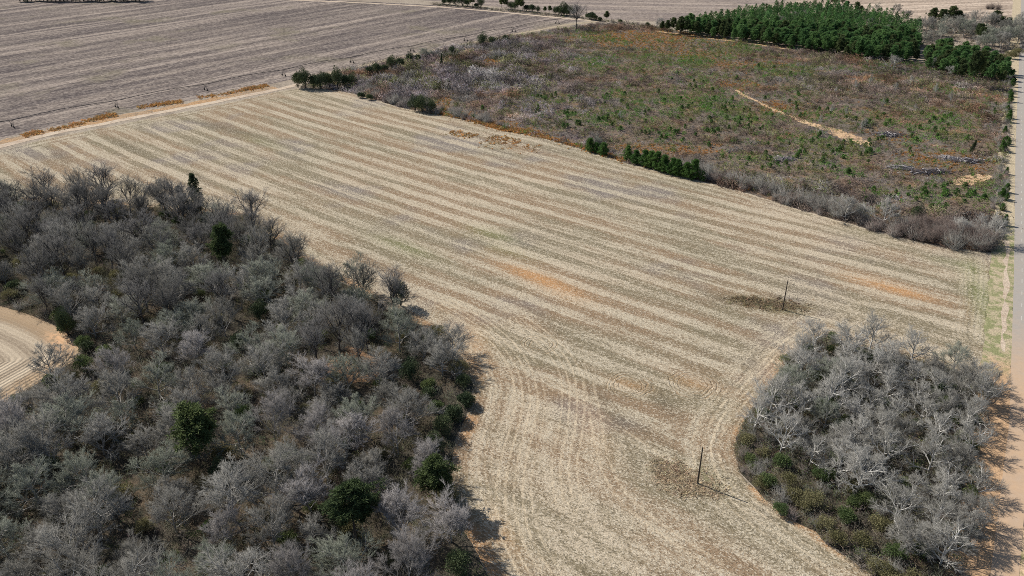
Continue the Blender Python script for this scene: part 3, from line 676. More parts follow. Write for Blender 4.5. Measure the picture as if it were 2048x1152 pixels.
K_round = [bare_proto(f'round{i}', B_grey, (T_grey, T_grey, T_lich, T_grey, T_lich, T_grey)[i], seed=100+i, h=(11, 12.5, 10, 13, 11.5, 9.5)[i], wd=(12.5, 11.5, 12.5, 13, 11, 10.5)[i], fork=0.14, n1=11, up=0.45, spread=1.05, tr=0.2, dens=0.85, limb=1.2) for i in range(6)]
K_tall = [bare_proto(f'tall{i}', B_dark, (T_dark, T_dark, T_grey, T_dark)[i], seed=200+i, h=(17.5, 18.5, 16.5, 17.5)[i], wd=(12, 13, 11.5, 11)[i], fork=0.34, n1=9, up=0.9, spread=0.75, tr=0.27, dens=0.6, limb=1.25, tw=0.016) for i in range(4)]
K_lav = [bare_proto(f'lav{i}', B_grey, T_lav, seed=300+i, h=(13, 12, 14)[i], wd=(10.5, 11.5, 10)[i], fork=0.22, n1=10, up=0.8, spread=0.85, tr=0.2, dens=1.0) for i in range(3)]
K_silver = [bare_proto(f'silver{i}', B_pale, T_silver, seed=400+i, h=(11.5, 10.5, 12, 10)[i], wd=(11.5, 12, 11, 10.5)[i], fork=0.16, n1=9, up=0.45, spread=1.05, tr=0.2, dens=0.72, limb=1.45, tw=0.015, bend=1.3) for i in range(4)]
K_bush = [shrub_proto(f'bush{i}', 500+i, (2.6, 3.2, 2.2, 3.8)[i], (4, 4.6, 3.6, 4.4)[i], 70, 900, B_grey, (T_brown, T_grey, T_brown, T_grey)[i], 0.018) for i in range(4)]
K_thick = [shrub_proto(f'thick{i}', 520+i, (5.5, 6.5)[i], (7, 8)[i], 110, 2200, B_dark, T_brown, 0.022) for i in range(2)]
K_pine = [pine_proto(f'pine{i}', 600+i, (15, 16.5, 14)[i], (8.5, 9, 7.5)[i], (0.4, 0.45, 0.42)[i], 70, 6, B_dark, L_pine, 0.45, 1.5, 0.6, 0.12, 16) for i in range(3)]
K_plant = [pine_proto(f'plantpine{i}', 620+i, (10.5, 12, 11)[i], (4.8, 5.2, 5.4)[i], 0.22, 48, 4, B_dark, (L_pine, L_plant, L_plant)[i], (.55, .45, .38)[i], 1.6, 0.55, 0.13, 13) for i in range(3)]
K_sapl = [pine_proto(f'sapling{i}', 640+i, (3.2, 2.6, 3.8)[i], (2.4, 2.2, 2.6)[i], 0.04, 26, 4, B_dark, L_young, 0.7, 1.0, 0.4, 0.09, 12) for i in range(3)]
K_field_pine = [pine_proto(f'edgepine{i}', 660+i, (7, 8)[i], (4.6, 5)[i], 0.05, 60, 5, B_dark, L_young, 0.6, 1.3, 0.5, 0.11, 13) for i in range(2)]
K_cedar = [pine_proto(f'cedar{i}', 680+i, (9, 11)[i], (3.6, 4.2)[i], 0.06, 80, 5, B_dark, L_dark, 0.75, 1.2, 0.4, 0.12, 12) for i in range(2)]
K_ever = [leafy_proto(f'ever{i}', 700+i, (5, 6.5, 4)[i], (5, 5.5, 4.6)[i], 2600, 0.34, B_dark, L_dark, 9) for i in range(3)]
K_priv = [leafy_proto(f'priv{i}', 720+i, (3.2, 4, 2.6)[i], (4, 4.6, 3.8)[i], 1900, 0.28, B_grey, L_priv, 8) for i in range(3)]
K_olive = [leafy_proto(f'olive{i}', 740+i, (3, 3.8)[i], (4.4, 5)[i], 1900, 0.26, B_grey, L_olive, 8) for i in range(2)]

def near(x, y, lst, maxd, default):
    best = min(lst, key=lambda q: math.hypot(G(q[0], q[1])[0]-x, G(q[0], q[1])[1]-y))
    g = G(best[0], best[1]); return best[2] if math.hypot(g[0]-x, g[1]-y) < maxd else default
WOODMARKS = [(700, 760, 'beside the open orange-floored glade'), (402, 925, 'around the large domed pine'), (712, 1082, 'around the bushy browning pine'), (456, 545, 'around the slim bright green pine'),
             (872, 1012, 'behind the edge pine'), (396, 432, 'behind the conical cedar'), (138, 672, 'near the holly-like evergreen'), (800, 618, 'behind the small rounded evergreen')]

# ------------------------------------------------------------------ left woodland
named = []     # (u, v of the foot)
def put(proto, name, label, cat, u, v, group=None, scale=1.0, **k):
    x, y = G(u, v); named.append((x, y)); return place(proto, name, label, cat, (x, y, 0.0), group, scale, **k)
put(K_pine[0], 'pine_tree', 'large dark green pine with a broad domed crown rising above grey bare woodland', 'tree', 402, 930, None, (1.55, 1.25, 1.0))
put(K_pine[1], 'pine_tree', 'bushy mid green pine near the woodland edge, one of its boughs browning', 'tree', 712, 1085, None, (1.4, 1.15, .85))
put(K_pine[2], 'pine_tree', 'dark pine on the woodland edge beside the stubble headland', 'tree', 875, 1015, None, (1.1, 1.1, .9))
put(K_pine[2], 'pine_tree', 'slim bright green pine with bare trunk among tall dark woodland trees', 'tree', 456, 550, None, (1.05, 1.05, 1.25))
put(K_cedar[1], 'cedar_tree', 'dark conical cedar in the row of tall bare trees facing the striped field', 'tree', 396, 428, None, 1.5)
put(K_cedar[0], 'cedar_tree', 'slender dark cedar at the side of the tall conical cedar', 'tree', 376, 430, None, 1.35)
put(K_ever[1], 'evergreen_tree', 'small rounded evergreen standing out on the woodland edge against pale straw', 'tree', 802, 612, None, (1.1, 1.1, 1.5))
put(K_ever[1], 'evergreen_tree', 'tall dark holly-like evergreen at the tip of the small clearing field', 'tree', 138, 672, None, (0.85, 0.85, 1.45))
put(K_priv[1], 'evergreen_bush', 'yellow green bush on the lower rim of the small clearing field', 'bush', 168, 742, None, 1.25)
put(K_pine[2], 'pine_tree', 'little open-crowned pine below the small clearing field', 'tree', 115, 800, None, 0.55)
for (u, v, sc) in ((930, 812, 1.0), (905, 842, 1.15), (884, 870, 0.9), (868, 905, 0.9), (925, 775, 0.8), (918, 1148, 1.0), (860, 800, .8)):
    put(K_ever[random.randrange(3)], 'evergreen_bush', 'dark evergreen bush in the shaded woodland edge by the stubble headland', 'bush', u, v, 'dark evergreens along the woodland edge', sc)
for (u, v, sc) in ((448, 965, 1.0), (175, 705, .9), (300, 560, 0.9), (262, 560, 1.0), (30, 585, 1.1), (330, 750, 1.0), (230, 740, .8), (820, 760, 1.0), (520, 640, 1.0), (480, 700, .9), (860, 690, .9)):
    put(K_ever[random.randrange(3)], 'evergreen_bush', 'dark green understorey bush beneath the grey woodland trees', 'bush', u, v, 'dark understorey bushes', sc)
wood_pts = poisson(WOODS, 7.6, RNG, [CLEARING], tries=16000, seeds=named)
WP = np.array(wood_pts); de = seg_dist(WP, EDGE_W); dc = seg_dist(WP, CLEARING, True)
GLADE = np.array(G(705, 735)); sheet('glade_litter', [(float(GLADE[0]+9*math.cos(q*.5236)*(1+.2*math.sin(q*2.1))), float(GLADE[1]+9*math.sin(q*.5236)*(1+.25*math.cos(q*1.7)))) for q in range(12)], 0.04, ground_mat('orange_litter', [(0.27, 0.165, 0.095), (0.22, 0.14, 0.085), (0.17, 0.115, 0.075)], .1, .4, 2.5, .6), 1.5, .5, 9)
cnt = 0
order = np.argsort(np.hypot(WP[:, 0], WP[:, 1]))
for i in order:
    x, y = wood_pts[i]
    if x < -0.66*(y*0.883+56)-18 or (y < 92): 
        if RNG.random() < 0.6: continue
    ingl = np.hypot((x-GLADE[0])/9, (y-GLADE[1])/9) < 1
    if dc[i] < 2.2 or de[i] < 1.5: continue
    if ingl: kind = 'tall'
    elif y > 225: kind = 'tall' if RNG.random() < 0.72 else 'round'
    elif y > 190: kind = 'tall' if RNG.random() < 0.25 else 'round'
    elif y < 150 and x > -48: kind = 'lav' if RNG.random() < 0.62 else 'round'
    else: kind = 'round' if RNG.random() < 0.85 else 'lav'
    edge_t = de[i] < 8
    nm = {'tall': 'tall_bare_tree', 'lav': 'lilac_bare_tree', 'round': 'bare_tree'}[kind]
    if kind == 'tall':
        pr = K_tall[RNG.integers(4)]; lab = ('tall bare tree with dark upswept limbs in the outer row facing the striped field', 'tall bare trees in the outer row') if edge_t else ('tall dark-limbed bare tree inside the upper woodland', 'tall bare trees inside the woodland')
        sc = RNG.uniform(0.78, 1.08); size = 'very tall' if sc > .94 else 'fairly tall'
        w = near(x, y, WOODMARKS, 26, 'in the upper woodland, away from any evergreen')
        lab = (f'{size} bare tree with dark upswept limbs in the outer row facing the striped field', f'{size} trees in the outer row') if edge_t else (f'{size} dark-limbed bare tree {w}', f'{size} dark trees {w}')
    elif kind == 'lav':
        pr = K_lav[RNG.integers(3)]; sc = RNG.uniform(0.78, 1.1); w = near(x, y, WOODMARKS, 26, 'away from any evergreen'); size = 'large' if sc > .94 else 'small'; lab = (f'{size} pale lilac-grey bare tree with fine upright twigs {w}', f'{size} lilac-grey trees {w}')
    else:
        pr = K_round[RNG.integers(6)]; sc = RNG.uniform(0.78, 1.22)
        tone = 'lichen-green' if pr in (K_round[2], K_round[4]) else 'grey'; size = 'big' if sc > 1.07 else 'small' if sc < .92 else 'middling'
        lab = (f'{size} {tone} round-crowned bare tree on the woodland edge beside the headland', f'{size} {tone} trees on the woodland edge') if edge_t else \
              ((f'{size} {tone} round-crowned bare tree on the rim of the small clearing field', f'{size} {tone} trees round the clearing') if dc[i] < 9 else (lambda w: (f'{size} {tone} round-crowned bare tree {w}', f'{size} {tone} round trees {w}'))(near(x, y, WOODMARKS, 24, 'deep in the woodland, away from any evergreen')))
    place(pr, nm, lab[0], 'tree', (x, y, 0), lab[1], (sc*RNG.uniform(.9, 1.1), sc*RNG.uniform(.9, 1.1), sc)); cnt += 1
print('woodland trees', cnt)
# understorey shrubs one can pick out
ush = poisson(WOODS, 8.5, RNG, [CLEARING], tries=9000)
for i, (x, y) in enumerate(ush):
    if x < -0.66*(y*0.883+56)-10 or y < 95: continue
    r = RNG.random()
    if r < 0.36: place(K_olive[RNG.integers(2)], 'olive_shrub', 'olive brown leafy shrub under the woodland trees', 'shrub', (x, y, 0), 'olive shrubs in the woodland', RNG.uniform(.7, 1.3))
    elif r < 0.60: place(K_priv[RNG.integers(3)], 'privet_shrub', 'mid green leafy shrub under the woodland trees', 'shrub', (x, y, 0), 'green shrubs in the woodland', RNG.uniform(.7, 1.3))
    elif r < 0.8: place(K_bush[RNG.integers(4)], 'bare_shrub', 'leafless twiggy shrub under the woodland trees', 'shrub', (x, y, 0), 'leafless shrubs in the woodland', RNG.uniform(.8, 1.2))
for (u, v, sc) in ((60, 612, 1.3), (95, 628, 1.2), (20, 598, 1.3), (-20, 590, 1.2), (125, 640, .9)):
    put(K_bush[random.choice((0, 2))], 'bare_shrub', 'brown twiggy shrub on the upper rim of the small clearing field', 'shrub', u, v, 'brown shrubs above the clearing', sc)
# understorey brush (nobody could count it)
def brush(poly, n, rng, exclude=()):
    poly = np.array(poly); lo, hi = poly.min(0), poly.max(0); C = rng.uniform(lo, hi, (n*4, 2)); C = C[inside(C, poly)]
    for e in exclude: C = C[~inside(C, e)]
    return C[:n]
M_mass = attr_mat('brush_mass'); M_grass = attr_mat('grass_mass', 0.45)
U = brush(WOODS, 14500, RNG, [CLEARING]); U = U[(U[:, 0] > -0.66*(U[:, 1]*0.883+56)-12) & (U[:, 1] > 90)]
gl = np.hypot((U[:, 0]-GLADE[0])/8, (U[:, 1]-GLADE[1])/9); U = U[gl > 1]
k = RNG.random(len(U)) < 0.68; A, B = U[k], U[~k]; tA = vnoise(A, 9, 31); tB = vnoise(B, 12, 32)
stuff('woodland_brush', [
    twig_mass(A, RNG.uniform(1.2, 5.2, len(A)), RNG.uniform(2.0, 4.6, len(A)), 24, tint(len(A), (0.20, 0.185, 0.145), .25, RNG, (0.15, 0.14, 0.085), np.clip(tA*2-.6, 0, 1)), np.full(len(A), .045), RNG),
    leaf_mass(B, RNG.uniform(.6, 2.0, len(B)), RNG.uniform(1.4, 3.2, len(B)), 30, tint(len(B), (0.185, 0.17, 0.085), .25, RNG, (0.085, 0.12, 0.045), tB > .5), np.full(len(B), .28), RNG)],
    M_mass, 'tangled grey brown undergrowth covering the woodland floor', 'undergrowth')

def near_line(line, n, off, sd, lo=0, hi=1):
    line = np.array(line); L = np.r_[0, np.cumsum(np.linalg.norm(np.diff(line, axis=0), axis=1))]; q = RNG.uniform(lo, hi, n)*L[-1]
    X = np.stack([np.interp(q, L, line[:, 0]), np.interp(q, L, line[:, 1])], 1); j = np.clip(np.searchsorted(L, q)-1, 0, len(line)-2)
    d = line[j+1]-line[j]; d /= np.linalg.norm(d, axis=1)[:, None]; return X+np.stack([-d[:, 1], d[:, 0]], 1)*(off+RNG.normal(0, sd, n))[:, None]
# ------------------------------------------------------------------ right-hand copse
named = []
put(K_silver[0], 'bare_tree', 'big open bare tree with dark forked limbs on the top of the copse', 'tree', 1738, 708, None, (1.05, 1.05, 1.12))
put(K_silver[2], 'silver_bare_tree', 'spreading silver tree with white limbs at the point of the copse', 'tree', 1560, 905, None, 0.95)
put(K_silver[1], 'silver_bare_tree', 'wide fan-shaped silver tree at the bottom of the copse near the road', 'tree', 1880, 1130, None, 1.0)
for (u, v, sc) in ((1752, 735, 1.1), (1725, 720, .9), (1790, 745, .9), (1650, 830, 1.0), (1665, 800, .8), (1880, 800, 1.0), (1905, 780, .8), (1940, 900, .9), (1830, 850, .7)):
    put(K_priv[random.randrange(3)] if sc < 1 else K_ever[0], 'evergreen_bush', 'green leafy bush showing between the silver copse trees', 'bush', u, v, 'green bushes inside the copse', sc)
for (u, v, sc) in ((1500, 925, .9), (1520, 975, .8), (1585, 1000, 1.0), (1560, 1030, .8), (1625, 1015, 1.1), (1650, 1060, .9), (1690, 1040, 1.1), (1720, 1090, 1.0), (1700, 985, 1.0), (1760, 1060, 1.1), (1790, 1120, 1.0), (1770, 1150, .9), (1840, 1110, 1.0), (1640, 960, .9), (1730, 1010, .9)):
    put(K_olive[random.randrange(2)] if random.random() < 0.65 else K_priv[random.randrange(3)], 'olive_shrub', 'olive green shrub along the lower fringe of the copse', 'shrub', u, v, 'olive shrubs fringing the copse', sc)
cp = poisson(COPSE, 5.7, RNG, tries=6000, seeds=named[:3])
CPp = np.array(cp); dl = seg_dist(CPp, C_LEFT); dt = seg_dist(CPp, C_TOP)
for i, (x, y) in enumerate(cp):
    low = (dl[i] < 13 and y < 142)
    if dl[i] < 2.5 or dt[i] < 2 or (low and RNG.random() < 0.75): continue
    nr = road_x(y)-x < 16
    if RNG.random() < 0.72:
        lab = ('silver-limbed bare tree leaning over the sandy roadside', 'silver trees by the road') if nr else ('silver-limbed bare tree inside the roadside copse', 'silver trees in the copse')
        sc = RNG.uniform(.75, 1.1); z = ('large ' if sc > .98 else 'small ' if sc < .86 else 'middling ')
        if not nr: w = near(x, y, [(1738, 708, 'below the big forked tree atop the copse'), (1560, 905, 'behind the spreading tree at the copse point'), (1880, 1130, 'above the wide fan-shaped copse tree'), (1700, 1000, 'above the olive shrub fringe')], 26, 'in the middle of the copse'); lab = ('silver-limbed bare tree '+w, 'silver trees '+w)
        place(K_silver[RNG.integers(4)], 'silver_bare_tree', z+lab[0], 'tree', (x, y, 0), z+lab[1], sc)
    else:
        lab = ('dull grey bare tree at the sandy roadside', 'grey trees by the road') if nr else ('dull grey bare tree inside the roadside copse', 'grey trees in the copse')
        place(K_round[RNG.integers(6)], 'bare_tree', lab[0], 'tree', (x, y, 0), lab[1], RNG.uniform(.65, .95))
for (x, y) in near_line(np.array(C_LEFT[4:12]), 34, 3.0, 1.6):
    r = RNG.random()
    place(K_bush[RNG.integers(4)] if r < .5 else K_olive[RNG.integers(2)], 'fringe_shrub', 'twiggy brown shrub on the outer rim of the copse' if r < .5 else 'low olive leafy shrub on the outer rim of the copse', 'shrub', (x, y, 0), 'bare rim shrubs' if r < .5 else 'olive rim shrubs', RNG.uniform(.6, 1.05))
cs = poisson(COPSE, 4.6, RNG, tries=7000)
for (x, y) in cs:
    r = RNG.random()
    if r < .32: place(K_bush[RNG.integers(4)], 'bare_shrub', 'leafless twiggy shrub among the copse trees', 'shrub', (x, y, 0), 'leafless shrubs in the copse', RNG.uniform(.7, 1.2))
    elif r < .62: place(K_priv[RNG.integers(3)], 'privet_shrub', 'mid green leafy shrub among the copse trees', 'shrub', (x, y, 0), 'green shrubs in the copse', RNG.uniform(.6, 1.15))
U = brush(COPSE, 3600, RNG); k = RNG.random(len(U)) < 0.6; A, B = U[k], U[~k]
stuff('copse_brush', [
    twig_mass(A, RNG.uniform(0.8, 3.0, len(A)), RNG.uniform(1.5, 3.4, len(A)), 28, tint(len(A), (0.27, 0.255, 0.20), .25, RNG, (0.19, 0.16, 0.12), RNG.random(len(A)) < .3), np.full(len(A), .045), RNG),
    leaf_mass(B, RNG.uniform(.8, 2.8, len(B)), RNG.uniform(1.4, 3.2, len(B)), 30, tint(len(B), (0.19, 0.18, 0.085), .25, RNG, (0.10, 0.14, 0.05), RNG.random(len(B)) < .45), np.full(len(B), .26), RNG)],
    M_mass, 'olive and grey undergrowth filling the copse floor', 'undergrowth')

# ------------------------------------------------------------------ cutover land: brush, young pines, broomsedge
def wgt(P, lst):
    o = np.zeros(len(P))
    for (u, v, du, dv, a) in lst:
        c = np.array(G(u, v)); rx = abs(G(u+du, v)[0]-c[0]); ry = 0.5*abs(G(u, v+dv)[1]-G(u, v-dv)[1])
        o += a*np.exp(-(((P[:, 0]-c[0])/rx)**2+((P[:, 1]-c[1])/ry)**2))
    return o
SED = [(1280, 80, 90, 14, 1.3), (1460, 75, 100, 10, 1.0), (1390, 110, 60, 12, .9), (890, 208, 14, 12, 1.6), (915, 232, 40, 6, 1.4), (985, 250, 40, 6, 1.4), (1040, 262, 40, 5, 1.3), (1095, 277, 40, 4, 1.0), (980, 125, 20, 6, 1.2),
       (1080, 122, 14, 4, 1.2), (1900, 322, 70, 16, 1.5), (1850, 345, 60, 10, .8), (1290, 298, 60, 8, 1.1), (1370, 300, 60, 8, .8), (1780, 275, 40, 14, .8), (1560, 215, 50, 14, .7), (1640, 410, 60, 6, .6), (1480, 170, 40, 10, .6), (1200, 75, 40, 10, .6), (1500, 130, 80, 10, .5)]
GRN = [(1385, 128, 36, 9, 1.5), (1300, 115, 40, 10, .8), (1410, 210, 60, 16, 1.6), (1490, 235, 40, 14, 1.5), (1370, 215, 30, 12, 1.2), (1580, 145, 60, 12, .8), (1690, 300, 40, 12, 1.4), (1620, 285, 50, 12, .8), (1690, 345, 30, 12, 1.2), (1770, 385, 50, 12, .8),
       (1860, 180, 50, 10, .8), (1180, 130, 50, 10, .6), (1110, 200, 50, 14, .7), (1180, 240, 50, 14, .7), (1250, 190, 50, 14, .6), (1500, 320, 60, 12, .7), (1600, 330, 60, 10, .5), (1900, 240, 60, 20, .5), (1980, 365, 30, 14, 1.0), (1850, 270, 50, 14, .6), (1960, 390, 30, 20, .6), (1320, 250, 50, 20, .5), (1450, 100, 60, 10, .5)]
THK = [(950, 130, 170, 50, 1.0), (760, 170, 80, 22, .8), (1080, 180, 90, 40, .7), (880, 150, 120, 40, 1.2), (1000, 100, 100, 24, 1.2), (800, 190, 60, 18, 1.0), (1500, 370, 120, 16, 1.4), (1650, 400, 100, 20, 1.4), (1900, 450, 100, 30, 1.6), (1950, 230, 60, 40, .8), (1850, 175, 100, 20, .9), (1650, 170, 80, 24, .7), (1250, 55, 80, 8, 1.0), (1700, 120, 100, 10, 1.0)]
BARE = [(1620, 248, 50, 5, .8), (1700, 272, 45, 7, .9), (1510, 200, 30, 5, .8), (1945, 360, 30, 5, .8), (1780, 268, 34, 10, 1.0), (1910, 322, 50, 7, .8), (1840, 342, 50, 8, 1.0), (1440, 80, 130, 3, .8)]
U = brush(CLEARCUT, 40000, RNG)
wS, wG, wT, wB = wgt(U, SED), wgt(U, GRN), wgt(U, THK), wgt(U, BARE)
nz = vnoise(U, 14, 1); nz2 = vnoise(U, 30, 2); nz3 = vnoise(U, 6, 3)
keep = RNG.random(len(U)) > np.clip(wB, 0, .97); U, wS, wG, wT, nz, nz2, nz3 = [a[keep] for a in (U, wS, wG, wT, nz, nz2, nz3)]
nz4 = vnoise(U, 4.5, 4); nz5 = vnoise(U, 2.5, 5)
FB_ = np.array(GP([(1310, 62), (1400, 74), (1480, 84), (1570, 97)])); LR_ = np.array(GP([(1470, 180), (1500, 196), (1545, 218), (1600, 242), (1660, 262), (1725, 290)]))
ok = (seg_dist(U, FB_) > 2.6) & (seg_dist(U, LR_) > 0.5)
U, wS, wG, wT, nz, nz2, nz3, nz4, nz5 = [a[ok] for a in (U, wS, wG, wT, nz, nz2, nz3, nz4, nz5)]
fG = 1.2*wG*(0.55+0.9*nz)+1.1*np.clip(nz2-.52, 0, 1)+1.0*(nz4-.5)+0.25*(nz5-.5)-0.5*np.clip(wT, 0, 1)
fS = 1.25*wS*(0.6+0.8*nz)+0.9*np.clip(nz-.66, 0, 1)+0.6*(nz3-.5)-0.3*np.clip(wT, 0, 1)
r = RNG.random(len(U)); r2 = RNG.random(len(U))
isG = r < np.clip((fG-0.10)*2.6, 0.03, .92); isS = (~isG) & (r2 < np.clip((fS-0.22)*2.2, 0.015, .9))
rest = ~(isG | isS)
A = U[rest]; thick = np.clip(wT[rest], 0, 1.3); lav = np.clip((G(1180, 150)[0]-A[:, 0])/60+0.5, 0.12, 1.15)*np.clip(0.55+nz2[rest], 0, 1)
lump = np.clip(1.6*vnoise(A, 6, 6)-.25+.5*vnoise(A, 2.7, 7), 0.15, 1.6)
hA = (0.45+1.5*lump)*(1+0.9*thick)*RNG.uniform(.75, 1.25, len(A))*np.where(wS[rest] > .6, .6, 1)
tone = np.exp((vnoise(A, 5, 8)-.5)*1.4+(vnoise(A, 17, 9)-.5)*.9)[:, None]
colA = tint(len(A), (0.235, 0.18, 0.145), .16, RNG, (0.30, 0.27, 0.285), lav*RNG.uniform(.3, 1, len(A)))
rd = np.clip(vnoise(A, 20, 10)*2.2-1.0, 0, 1)[:, None]; colA = colA*(1-rd)+np.array([[.30, .175, .105]])*rd
gy = np.clip(vnoise(A, 13, 12)*2.4-1.3, 0, 1)[:, None]; colA = colA*(1-gy)+np.array([[.33, .315, .30]])*gy
olive = RNG.random(len(A)) < np.clip(vnoise(A, 11, 13)*1.5-.55, 0, .8); colA[olive] = tint(int(olive.sum()), (0.195, 0.195, 0.095), .2, RNG)
colA = np.clip(colA*tone, .01, .7)
stuff('cutover_brush', [twig_mass(A, hA, hA*RNG.uniform(.7, 1.2, len(A))+.9, 12, colA, 0.07+0.02*hA, RNG)], M_mass, 'dense leafless brown and mauve brush regrowing over the cut land', 'brush')
Bs = U[isS]; extra = brush(CLEARCUT, 24000, RNG); we = wgt(extra, SED)-0.5*wgt(extra, BARE); extra = extra[RNG.random(len(extra)) < np.clip(we*.8, 0, .9)]
tr_s = np.array(TRACK); 
seg = lambda a, b: near_line(GP([a, b]), 170, 0, 2.0)
P_ne = np.concatenate([near_line(np.array(NE[6:12]), 900, 2.2, 1.6), near_line(np.array(NE[7:10]), 500, 4.0, 2.0)])
P_or = np.concatenate([P_ne, seg((45, 272), (85, 263)), seg((165, 243), (235, 231)), seg((195, 236), (232, 229)), seg((275, 216), (365, 203)), seg((300, 212), (365, 203)), seg((470, 184), (535, 172)), seg((485, 180), (535, 171)), seg((395, 196), (470, 185))[:120], seg((100, 262), (165, 246))[:120]])
P_fld = np.concatenate([near_line(GP([(900, 266), (950, 274)]), 90, 0, 2.6), near_line(GP([(980, 274), (1040, 285)]), 80, 0, 2.4), near_line(GP([(960, 285), (1080, 300)]), 60, 0, 5.0)])
Bs = np.concatenate([Bs, extra, P_or, P_fld]); n = len(Bs)
stuff('broomsedge_grass', [grass_mass(Bs, RNG.uniform(.5, 1.1, n), 9, tint(n, (0.50, 0.275, 0.10), .2, RNG, (0.36, 0.27, 0.15), RNG.random(n) < .3), .22, RNG)],
      M_grass, 'orange tan broomsedge grass in drifts over the cut land and along the dirt track', 'grass')
# young pines: the largest ones singly, the rest as a mass
Gp = U[isG]; d = np.hypot(Gp[:, 0], Gp[:, 1]); o = np.argsort(d+RNG.normal(0, 70, len(d)))
big = o[::max(1, len(o)//900)][:280]; sm = np.setdiff1d(np.arange(len(Gp)), big)
for i in big:
    w = near(Gp[i, 0], Gp[i, 1], [(1500, 205, 'beside the logging road'), (1620, 250, 'beside the wide sandy end of the logging road'), (1440, 85, 'below the orange firebreak'), (1330, 330, 'above the row of boundary pines'), (1700, 420, 'above the silvery boundary trees'),
        (1880, 335, 'among the slash piles'), (1000, 240, 'above the orange broomsedge boundary'), (1990, 300, 'close to the road'), (1700, 140, 'below the pine plantation'), (1150, 90, 'below the lone tall tree'), (850, 180, 'above the evergreen clump')], 400, '')
    sc = RNG.uniform(.5, .95); lab = ('tall' if sc > .75 else 'low')+' green young pine '+w
    place(K_sapl[RNG.integers(3)], 'young_pine', lab, 'tree', (Gp[i, 0], Gp[i, 1], 0), lab+' group', (sc*1.25, sc*1.25, sc*.85))
ex = brush(CLEARCUT, 20000, RNG); we = wgt(ex, GRN); ex = ex[RNG.random(len(ex)) < np.clip((we-.55)*1.1, 0, .75)*np.clip(vnoise(ex, 7, 41)*2-.3, 0, 1)]
Q = np.concatenate([Gp[sm], ex]); n = len(Q); print('saplings', n)
stuff('sapling_growth', [leaf_mass(Q, RNG.uniform(1.0, 3.0, n), RNG.uniform(1.2, 2.6, n), 16, tint(n, (0.13, 0.235, 0.055), .2, RNG, (0.20, 0.22, 0.08), vnoise(Q, 9, 15) > .52), np.full(n, .5), RNG)], M_mass,
      'green carpet of small pine seedlings scattered through the brush', 'seedlings')
# single shrubs that stand out along the field side of the cut land
cnt = 0
NEl = np.array(NE)
for (a, b, nn, sdv, off, pr, lab, grp, smin, smax) in (
        (12, 19, 110, 2.6, 5.0, K_bush, 'leafless shrub in the thicket along the lower field boundary', 'shrubs along the lower field boundary', 1.2, 2.3),
        (17, 19, 30, 4.0, 9, K_thick, 'large dark reddish brown thicket bush above the field corner by the road', 'thicket bushes by the field corner', .8, 1.2),
        (3, 8, 60, 3.0, 5, K_bush, 'leafless shrub in the hedge line along the upper field boundary', 'shrubs along the upper field boundary', 1.0, 1.9)):
    for (x, y) in near_line(NEl[a:b+1], nn, off, sdv):
        q = RNG.integers(len(pr)); sc = RNG.uniform(smin, smax); f = (sc-smin)/(smax-smin); z = 'tall ' if f > .66 else 'low ' if f < .33 else 'middling '
        t_n = ('brown-twigged ', 'grey-twigged ')[q % 2] if pr is K_bush else ''
        place(pr[q], 'bare_shrub', z+t_n+lab, 'shrub', (x, y, 0), z+t_n+grp, sc)
for q in range(90):
    y = RNG.uniform(255, 520); x = float(road_x(y))-RNG.uniform(6.5, 12)
    kq = RNG.integers(4); w = ('brown', 'grey')[kq % 2]; place(K_bush[kq], 'roadside_shrub', w+'-twigged leafless shrub in the brushy row along the paved road', 'shrub', (x, y, 0), w+' shrubs along the road', RNG.uniform(.7, 1.3))
for q in range(26):
    y = RNG.uniform(255, 520); x = float(road_x(y))-RNG.uniform(6.2, 10)
    place(K_field_pine[RNG.integers(2)], 'young_pine', 'young green pine in the brushy row along the paved road', 'tree', (x, y, 0), 'young pines along the road', RNG.uniform(.35, .7))
E = lambda proto, name, lab, cat, u, v, grp=None, sc=1.0, **k: put(proto, name, lab, cat, u, v, grp, sc, **k)
for (u, v, sc) in ((1180, 303, .8), (1192, 306, .6), (1205, 311, .75)): E(K_field_pine[0], 'young_pine', 'small dark pine in the trio at the field boundary beside a pale shrub', 'tree', u, v, 'trio of pines at the field boundary', (sc*1.4, sc*1.4, sc*1.15))
for (u, v, sc) in ((1255, 322, .75), (1272, 328, .8), (1288, 332, .9), (1300, 336, .95), (1313, 340, .9), (1328, 344, .95), (1342, 349, .9), (1356, 352, .8), (1372, 356, .85), (1384, 358, .95), (1405, 362, .45)):
    E(K_field_pine[random.randrange(2)], 'young_pine', 'bushy green pine in the close row along the field boundary', 'tree', u, v, 'row of pines along the field boundary', (sc*1.35, sc*1.35, sc*1.15))
for (u, v, sc) in ((830, 222, 1.0), (845, 224, 1.1), (862, 226, .85)): E(K_ever[1], 'evergreen_bush', 'dense dark green bush in the clump jutting into the field', 'bush', u, v, 'evergreen clump jutting into the field', sc*1.35)
for (u, v, sc) in ((722, 196, .9), (740, 200, .9)): E(K_ever[2], 'evergreen_bush', 'low dark evergreen bush in the upper field hedge', 'bush', u, v, 'low evergreens in the upper hedge', sc)
for (u, v, sc) in ((596, 176, 1.15), (612, 178, 1.2), (628, 177, 1.0), (642, 178, 1.15), (660, 176, 1.0), (676, 176, 1.1), (690, 174, .9), (650, 168, 1.1), (705, 172, .9)):
    E(K_ever[random.choice((0, 1, 1))], 'evergreen_tree', 'dark rounded evergreen in the clump at the end of the dirt track', 'tree', u, v, 'evergreen clump at the track end', (sc*1.3, sc*1.3, sc*random.uniform(1.2, 1.9)))
